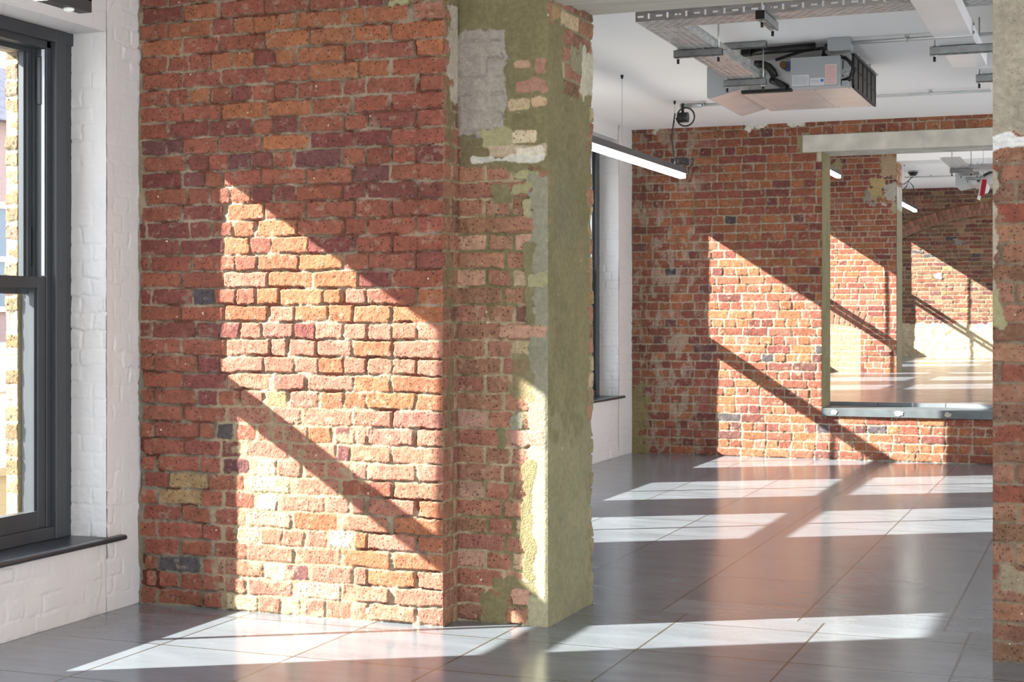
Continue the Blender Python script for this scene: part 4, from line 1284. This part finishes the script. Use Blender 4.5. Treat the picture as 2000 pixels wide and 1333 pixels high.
# ---- perforated cable trays
def tray(x0, x1, y0, y1, z, hf, axis, label, sides, pitch=0.0125, group='perforated cable trays'):
    o = empty('cable_tray', ((x0 + x1) / 2, (y0 + y1) / 2, z), label, 'cable tray')
    t = 0.0015
    m = MB()
    L = (y1 - y0) if axis == 'y' else (x1 - x0)
    W = (x1 - x0) if axis == 'y' else (y1 - y0)
    nu = int(L / pitch); nv = 16
    def keep(i, j):
        k = j % 3
        if k != 1: return True
        q = (i + (2 if (j // 3) % 2 else 0)) % 4
        return q not in (0, 1) if True else True
    if axis == 'y': m.cells((x0, y0, z), (0, 1, 0), (1, 0, 0), nu, nv, L / nu, W / nv, keep, -t)
    else: m.cells((x0, y0, z), (1, 0, 0), (0, 1, 0), nu, nv, L / nu, W / nv, keep, t)
    m.build('perforated_base', 'galvanised', o)
    p2 = 0.011
    n2 = int(L / p2)
    def keep2(i, j):
        k = i % 9
        if k in (1, 2, 3) and j == 2: return False
        if k == 6 and j in (1, 2, 3): return False
        return True
    for s in sides:
        m = MB()
        if axis == 'y':
            xx = x0 if s < 0 else x1
            m.cells((xx, y0, z), (0, 1, 0), (0, 0, 1), n2, 5, L / n2, hf / 5, keep2, t)
            m.box(xx - 0.006, xx + 0.006, y0, y1, z + hf, z + hf + 0.002)
        else:
            yy_ = y0 if s < 0 else y1
            m.cells((x0, yy_, z), (1, 0, 0), (0, 0, 1), n2, 5, L / n2, hf / 5, keep2 if s < 0 else (lambda i, j: True), t)
            m.box(x0, x1, yy_ - 0.002, yy_ + 0.005, z + hf, z + hf + 0.002)
        m.build('side_flange', 'galvanised', o)
    return o
TZ = 2.822
tray(-2.285, -2.085, 7.862, 9.93, TZ, 0.05, 'y', 'perforated cable tray running away from the camera towards the fan coil unit', (-1, 1))
tray(-2.285, 0.9, 7.655, 7.858, TZ, 0.05, 'x', 'perforated cable tray crossing left to right just behind the near lintel', (-1, 1))
strut(-2.325, -2.045, 8.545, 8.586, TZ - 0.043, TZ - 0.001, (-2.303, -2.068), 'strut under the cable tray, nearer of the two beneath its receding run', CEIL)
strut(-2.320, -2.045, 9.745, 9.786, TZ - 0.043, TZ - 0.001, (-2.300, -2.066), 'strut under the end of the cable tray beside the fan coil plenum', CEIL - 0.043)
strut(-2.320, -2.045, 9.745, 9.786, CEIL - 0.042, CEIL, (), 'short strut fixed flat to the white ceiling above the tray end', CEIL)
strut(-1.64, -1.598, 7.58, 7.93, TZ - 0.043, TZ - 0.001, (7.625, 7.885), 'strut with black end cap under the crossing cable tray', CEIL, axis='y')

# ---- fan coil unit
m = MB(); m.box(-2.20, -1.54, 10.0, 10.965, 2.772, 2.975, 0.003)
m.box(-2.265, -2.20, 9.995, 10.97, 2.768, 2.965, 0.002)
m.build('unit_casing', 'galvanised_sheet', fc)
for a, b in ((-2.195, -1.802), (-1.798, -1.545)):
    m = MB(); m.box(a, b, 10.004, 10.96, 2.7685, 2.7725, 0.001); p_ = m.build('access_panel', 'galvanised_sheet', fc)
    for sx in (a + 0.02, b - 0.02):
        for sy in (10.03, 10.93):
            m = MB(); m.tube([(sx, sy, 2.769), (sx, sy, 2.766)], 0.005, 8); m.build('screw', 'strut_steel', p_)
m = MB()
m.prism([(-2.480, 2.955), (-2.492, 2.950), (-2.492, 2.750), (-2.470, 2.744), (-2.266, 2.797), (-2.266, 2.955)], 'y', 10.0, 10.97)
m.build('discharge_plenum', 'unit_casing', fc)
m = MB()
m.prism([(-2.470, 2.7435), (-2.266, 2.7965), (-2.266, 2.7945), (-2.470, 2.7415)], 'y', 10.002, 10.968)
m.build('plenum_base', 'galvanised_sheet', fc)
cbx = MB(); cbx.box(-1.91, -1.597, 9.862, 9.999, 2.765, 2.957, 0.003); cbo = cbx.build('control_box', 'unit_casing', fc)
def on_box(px, py, Y=9.861): return xz(px, py, Y)
def sticker(nm, px0, px1, py0, py1, mat, parent, Y=9.861, t=0.001):
    x0, z1 = xz(px0, py0, Y); x1, z0 = xz(px1, py1, Y)
    m = MB(); m.box(x0, x1, Y - t, Y + t, z0, z1); return m.build(nm, mat, parent)
s1 = sticker('rating_label', 1547, 1580, 147.5, 167, 'label_white', cbo)
s2 = sticker('maker_label', 1582, 1610, 153, 166, 'label_white', cbo)
s3 = sticker('warning_label', 1611.5, 1634, 126, 164, 'label_pink', cbo)
def print_lines(parent, x0, x1, y0, y1, n, mat, seed, Y=9.8595):
    R = random.Random(seed)
    m = MB()
    for i in range(n):
        py = y0 + (y1 - y0) * (i + .3) / n
        px = x0
        while px < x1:
            L = R.uniform(1.0, 3.2)
            if px + L > x1: break
            a, z1 = xz(px, py, Y); b, z0 = xz(px + L, py + (y1 - y0) / n * 0.34, Y)
            m.box(a, b, Y - 0.0004, Y + 0.0004, z0, z1)
            px += L + R.uniform(0.5, 1.4)
    m.build('print', mat, parent)
print_lines(s1, 1549, 1578, 149, 165.5, 8, 'label_print_grey', 1)
print_lines(s2, 1584, 1601, 156, 162, 2, 'label_print_grey', 2)
print_lines(s3, 1613.5, 1632.5, 127.5, 163, 12, 'label_print_red', 3)
x_, z_ = xz(1605.6, 157, 9.859)
m = MB(); m.tube([(x_, 9.8596, z_), (x_, 9.8588, z_)], 0.010, 20); m.build('round_emblem', 'label_blue', s2)
# filter grille on the right-hand end
m = MB()
gx = -1.538
m.box(gx, gx + 0.012, 9.99, 10.975, 2.765, 2.775); m.box(gx, gx + 0.012, 9.99, 10.975, 2.972, 2.982)
for i in range(6):
    y_ = 9.99 + i * 0.1945
    m.box(gx, gx + 0.012, y_, y_ + 0.012, 2.765, 2.982)
m.tube([(gx + 0.013, 9.99, 2.90), (gx + 0.013, 10.975, 2.862)], 0.002, 6)
gf = m.build('filter_frame', 'filter_black', fc)
m = MB()
for i in range(40):
    y_ = 9.995 + i * 0.0245
    m.prism([(y_, gx - 0.002), (y_ + 0.012, gx + 0.006), (y_ + 0.0245, gx - 0.002)], 'z', 2.772, 2.975) if False else m.add(
        [(gx - 0.0015, y_, 2.772), (gx + 0.006, y_ + 0.012, 2.772), (gx - 0.0015, y_ + 0.0245, 2.772), (gx - 0.0015, y_, 2.975), (gx + 0.006, y_ + 0.012, 2.975), (gx - 0.0015, y_ + 0.0245, 2.975)],
        [(0, 1, 4, 3), (1, 2, 5, 4), (2, 0, 3, 5), (0, 2, 1), (3, 4, 5)])
m.build('pleated_filter', 'filter_mesh', gf)
m = MB(); m.box(gx - 0.012, gx + 0.028, 9.985, 10.985, 2.983, 2.990); m.build('grille_hood', 'galvanised', fc)
# pipework on the near face
m = MB()
m.tube([(-2.02, 9.93, 2.962), (-1.85, 9.99, 3.02), (-1.66, 10.0, 3.035)], 0.010, 8)
m.build('drain_hose', 'black_plastic', fc)
m = MB(); m.tube([(-2.18, 9.90, 3.018), (-1.76, 9.92, 3.030)], 0.024, 14); m.box(-2.235, -2.17, 9.86, 9.94, 2.995, 3.045, 0.006); m.build('insulated_pipe', 'black_plastic', fc)
m = MB()
m.tube([(-2.15, 9.92, 2.94), (-2.10, 9.91, 2.935), (-2.06, 9.90, 2.915), (-2.035, 9.90, 2.885), (-2.02, 9.91, 2.845)], 0.025, 14)
m.build('insulated_pipe', 'black_plastic', fc)
m = MB()
m.tube([(-2.045, 9.92, 2.83), (-2.01, 9.90, 2.815), (-1.975, 9.90, 2.795), (-1.955, 9.95, 2.785)], 0.022, 12)
m.build('insulated_pipe', 'black_plastic', fc)
xq, zq_ = xz(1532, 128, 9.98)
m = MB(); m.tube([(xq, 9.999, zq_), (xq, 9.94, zq_)], 0.024, 20); m.build('brass_cap', 'brass_cap', fc)
m = MB(); m.box(xq + 0.005, xq + 0.035, 9.97, 9.999, zq_ - 0.035, zq_ + 0.025, 0.004); m.build('valve_actuator', 'blue_plastic', fc)
m = MB(); m.box(-1.59, -1.548, 9.965, 9.999, 2.778, 2.95, 0.002); m.build('terminal_cover', 'unit_casing', fc)
m = MB(); m.box(-1.592, -1.55, 9.90, 9.93, 2.765, 2.80, 0.003)
m.build('terminal_cover', 'unit_casing', fc)
m = MB(); m.tube(arc(-1.572, 9.93, 2.86, 0.019, 0, 6.0, 14), 0.0025, 6); m.build('cable_tie', 'sign_white', fc)
m = MB(); m.tube(arc(-1.578, 9.93, 2.815, 0.013, 0, 6.0, 14), 0.0025, 6)
m.build('cable_tie', 'sign_white', fc)
m = MB(); m.box(-2.25, -1.92, 9.94, 9.992, 2.757, 2.777, 0.003); m.build('drip_tray', 'filter_black', fc)
for (hx, hy) in ((-2.24, 10.05), (-2.24, 10.92), (-1.56, 10.93)):
    m = MB(); m.tube([(hx, hy, 2.965), (hx, hy, CEIL)], 0.005, 8); m.build('hanger_rod', 'zinc_rod', fc)

# ---- bright rectangular ducts at the top right
def duct(x0, x1, y0, y1, z0, z1, label, flange=None):
    o = empty('rectangular_duct', ((x0 + x1) / 2, (y0 + y1) / 2, z0), label, 'duct', 'ceiling ducts')
    m = MB(); m.box(x0, x1, y0, y1, z0, z1, 0.002)
    m.build('duct_body', 'bright_duct', o)
    if flange:
        for fy in flange:
            m = MB()
            m.box(x0 - 0.003, x1 + 0.004, fy, fy + 0.035, z0 - 0.003, z0 + 0.0005); m.box(x1 - 0.0005, x1 + 0.004, fy, fy + 0.035, z0, z1 + 0.004)
            fo = m.build('flange', 'galvanised_sheet', o)
            for zz in (z0 + 0.06, z1 - 0.06):
                m = MB(); m.tube([(x1 + 0.004, fy + 0.017, zz), (x1 + 0.011, fy + 0.017, zz)], 0.008, 6); m.build('bolt', 'strut_steel', fo)
    return o
duct(-0.838, -0.650, 6.72, 9.13, 2.722, 2.800, 'bright silver flat duct running back from above the opening, nearest at the top right', flange=(8.1,))
strut(-0.885, -0.475, 8.36, 8.402, 2.678, 2.721, (-0.862, -0.495), 'long strut carrying the silver duct, ending against the whitewashed pier', CEIL)
duct(-0.70, -0.50, 9.2, 10.9, 2.722, 2.80, 'farther silver duct, only its corner showing beside the whitewashed pier')
strut(-0.735, -0.475, 9.43, 9.472, 2.678, 2.721, (-0.717, -0.486), 'short strut beyond the silver duct, against the edge of the whitewashed pier', CEIL)
m = MB(); m.box(-0.47, -0.20, 7.9, 12.0, 2.80, 3.0, 0.003)
o = m.build('rectangular_duct', 'unit_casing', label='grey deep duct above the silver ones, a sliver showing beside the right pier', cat='duct', group='ceiling ducts')

# ---- the same services repeated in the raised rooms
def far_services():
    z = CEIL2 - 0.24
    # crossing tray and receding tray of the first raised room
    yA_ = 16.8
    x0, zA = xz(1855, 331, yA_)
    tray(x0 + 0.16, 1.2, yA_ + 0.20, yA_ + 0.40, zA + 0.01, 0.05, 'x', 'distant cable tray crossing just under the concrete lintel of the middle wall', (-1,), pitch=0.02)
    strut(x0, x0 + 0.235, yA_, yA_ + 0.041, zA - 0.036, zA + 0.006, (x0 + 0.02, x0 + 0.215), 'distant strut at the left end of the tray under the concrete lintel', CEIL2)
    tray(x0 + 0.01, x0 + 0.21, yA_ - 1.2, yA_ + 0.18, zA + 0.01, 0.05, 'y', 'distant cable tray receding to the strut beneath the concrete lintel', (), pitch=0.02)
    # farthest room: fan coil with tray
    yB_ = 24.4
    x1, zB = xz(1877, 334, yB_)
    tray(x1, 1.0, yB_, yB_ + 0.25, zB, 0.07, 'x', 'farthest cable tray with slotted side, in front of the far fan coil unit', (-1,), pitch=0.03)
    for i, (px0, px1, py0, py1, lb) in enumerate(((1873, 1912, 337, 342, 'upper of two far struts in front of the far fan coil plenum'), (1886, 1922, 346, 351, 'lower of two far struts in front of the far fan coil plenum'))):
        a, zt = xz(px0, py0, yB_ + 0.3 + 0.6 * i); b, zb2 = xz(px1, py1, yB_ + 0.3 + 0.6 * i)
        strut(a, b, yB_ + 0.3 + 0.6 * i, yB_ + 0.34 + 0.6 * i, zb2, zt, (a + 0.03, b - 0.03), lb, CEIL2)
    f = empty('fan_coil_unit', (-2.3, 26.0, 3.4), 'distant fan coil unit at the ceiling of the farthest room, left of the red sign', 'air conditioning unit')
    yC = 25.9
    ax, az = xz(1866, 338, yC); bx, bz = xz(1866, 364, yC); cx_, cz_ = xz(1897, 358, yC)
    m = MB(); m.prism([(ax, az), (bx, bz), (cx_, cz_), (cx_, az)], 'y', yC, yC + 1.0); m.build('discharge_plenum', 'unit_casing', f)
    m = MB(); m.box(cx_, cx_ + 0.75, yC + 0.02, yC + 0.98, cz_ - 0.02, az, 0.003); m.build('unit_casing', 'galvanised_sheet', f)
    m = MB(); m.tube([(cx_ + 0.10, yC - 0.06, cz_ + 0.02), (cx_ + 0.18, yC - 0.08, cz_ + 0.10), (cx_ + 0.30, yC - 0.08, cz_ + 0.16), (cx_ + 0.45, yC - 0.03, cz_ + 0.22)], 0.022, 8); m.build('insulated_pipe', 'black_plastic', f)
    for hx in (ax + 0.06, cx_ + 0.3):
        m = MB(); m.tube([(hx, yC + 0.5, az - 0.01), (hx, yC + 0.5, CEIL2)], 0.006, 6); m.build('hanger_rod', 'zinc_rod', f)
    conduit(xz(1767, 355, 27.6)[0], ax + 0.5, 27.6, 'distant thin conduit across the ceiling of the farthest room', (-2.9,), zc=CEIL2)
far_services()

# ---- red sign hung from the ceiling of the raised room
yS = 19.0
sx0, sz0 = xz(1913, 387, yS); sx1, sz1 = xz(1931, 350, yS)
sg = empty('hanging_sign', ((sx0 + sx1) / 2, yS, sz0), 'small deep red sign with white edge hanging aslant near the right pier', 'sign')
m = MB()
m.prism([(sx0 - 0.028, sz0 - 0.012), (sx0 + 0.006, sz0 - 0.03), (sx0 + 0.052, sz1 + 0.012), (sx0 + 0.026, sz1 + 0.012)], 'y', yS - 0.004, yS + 0.018)
m.build('white_backplate', 'sign_white', sg)
m = MB()
m.prism([(sx0 + 0.004, sz0 + 0.024), (sx0 + 0.058, sz0 + 0.020), (sx0 + 0.086, sz1 - 0.01), (sx0 + 0.034, sz1 + 0.004)], 'y', yS - 0.030, yS - 0.005)
m.build('red_panel', 'sign_red', sg)
m = MB()
m.prism([(sx0 + 0.060, sz0 + 0.05), (sx0 + 0.094, sz0 + 0.06), (sx0 + 0.112, sz0 + 0.10), (sx0 + 0.108, sz0 + 0.15), (sx0 + 0.082, sz1 - 0.05)], 'y', yS - 0.02, yS + 0.02)
m.build('lamp_box', 'sign_white', sg)
m = MB(); m.tube([(sx0 + 0.045, yS + 0.004, sz1 + 0.010), (sx0 + 0.045, yS + 0.004, CEIL2)], 0.003, 6); m.build('hanging_wire', 'steel_wire', sg)
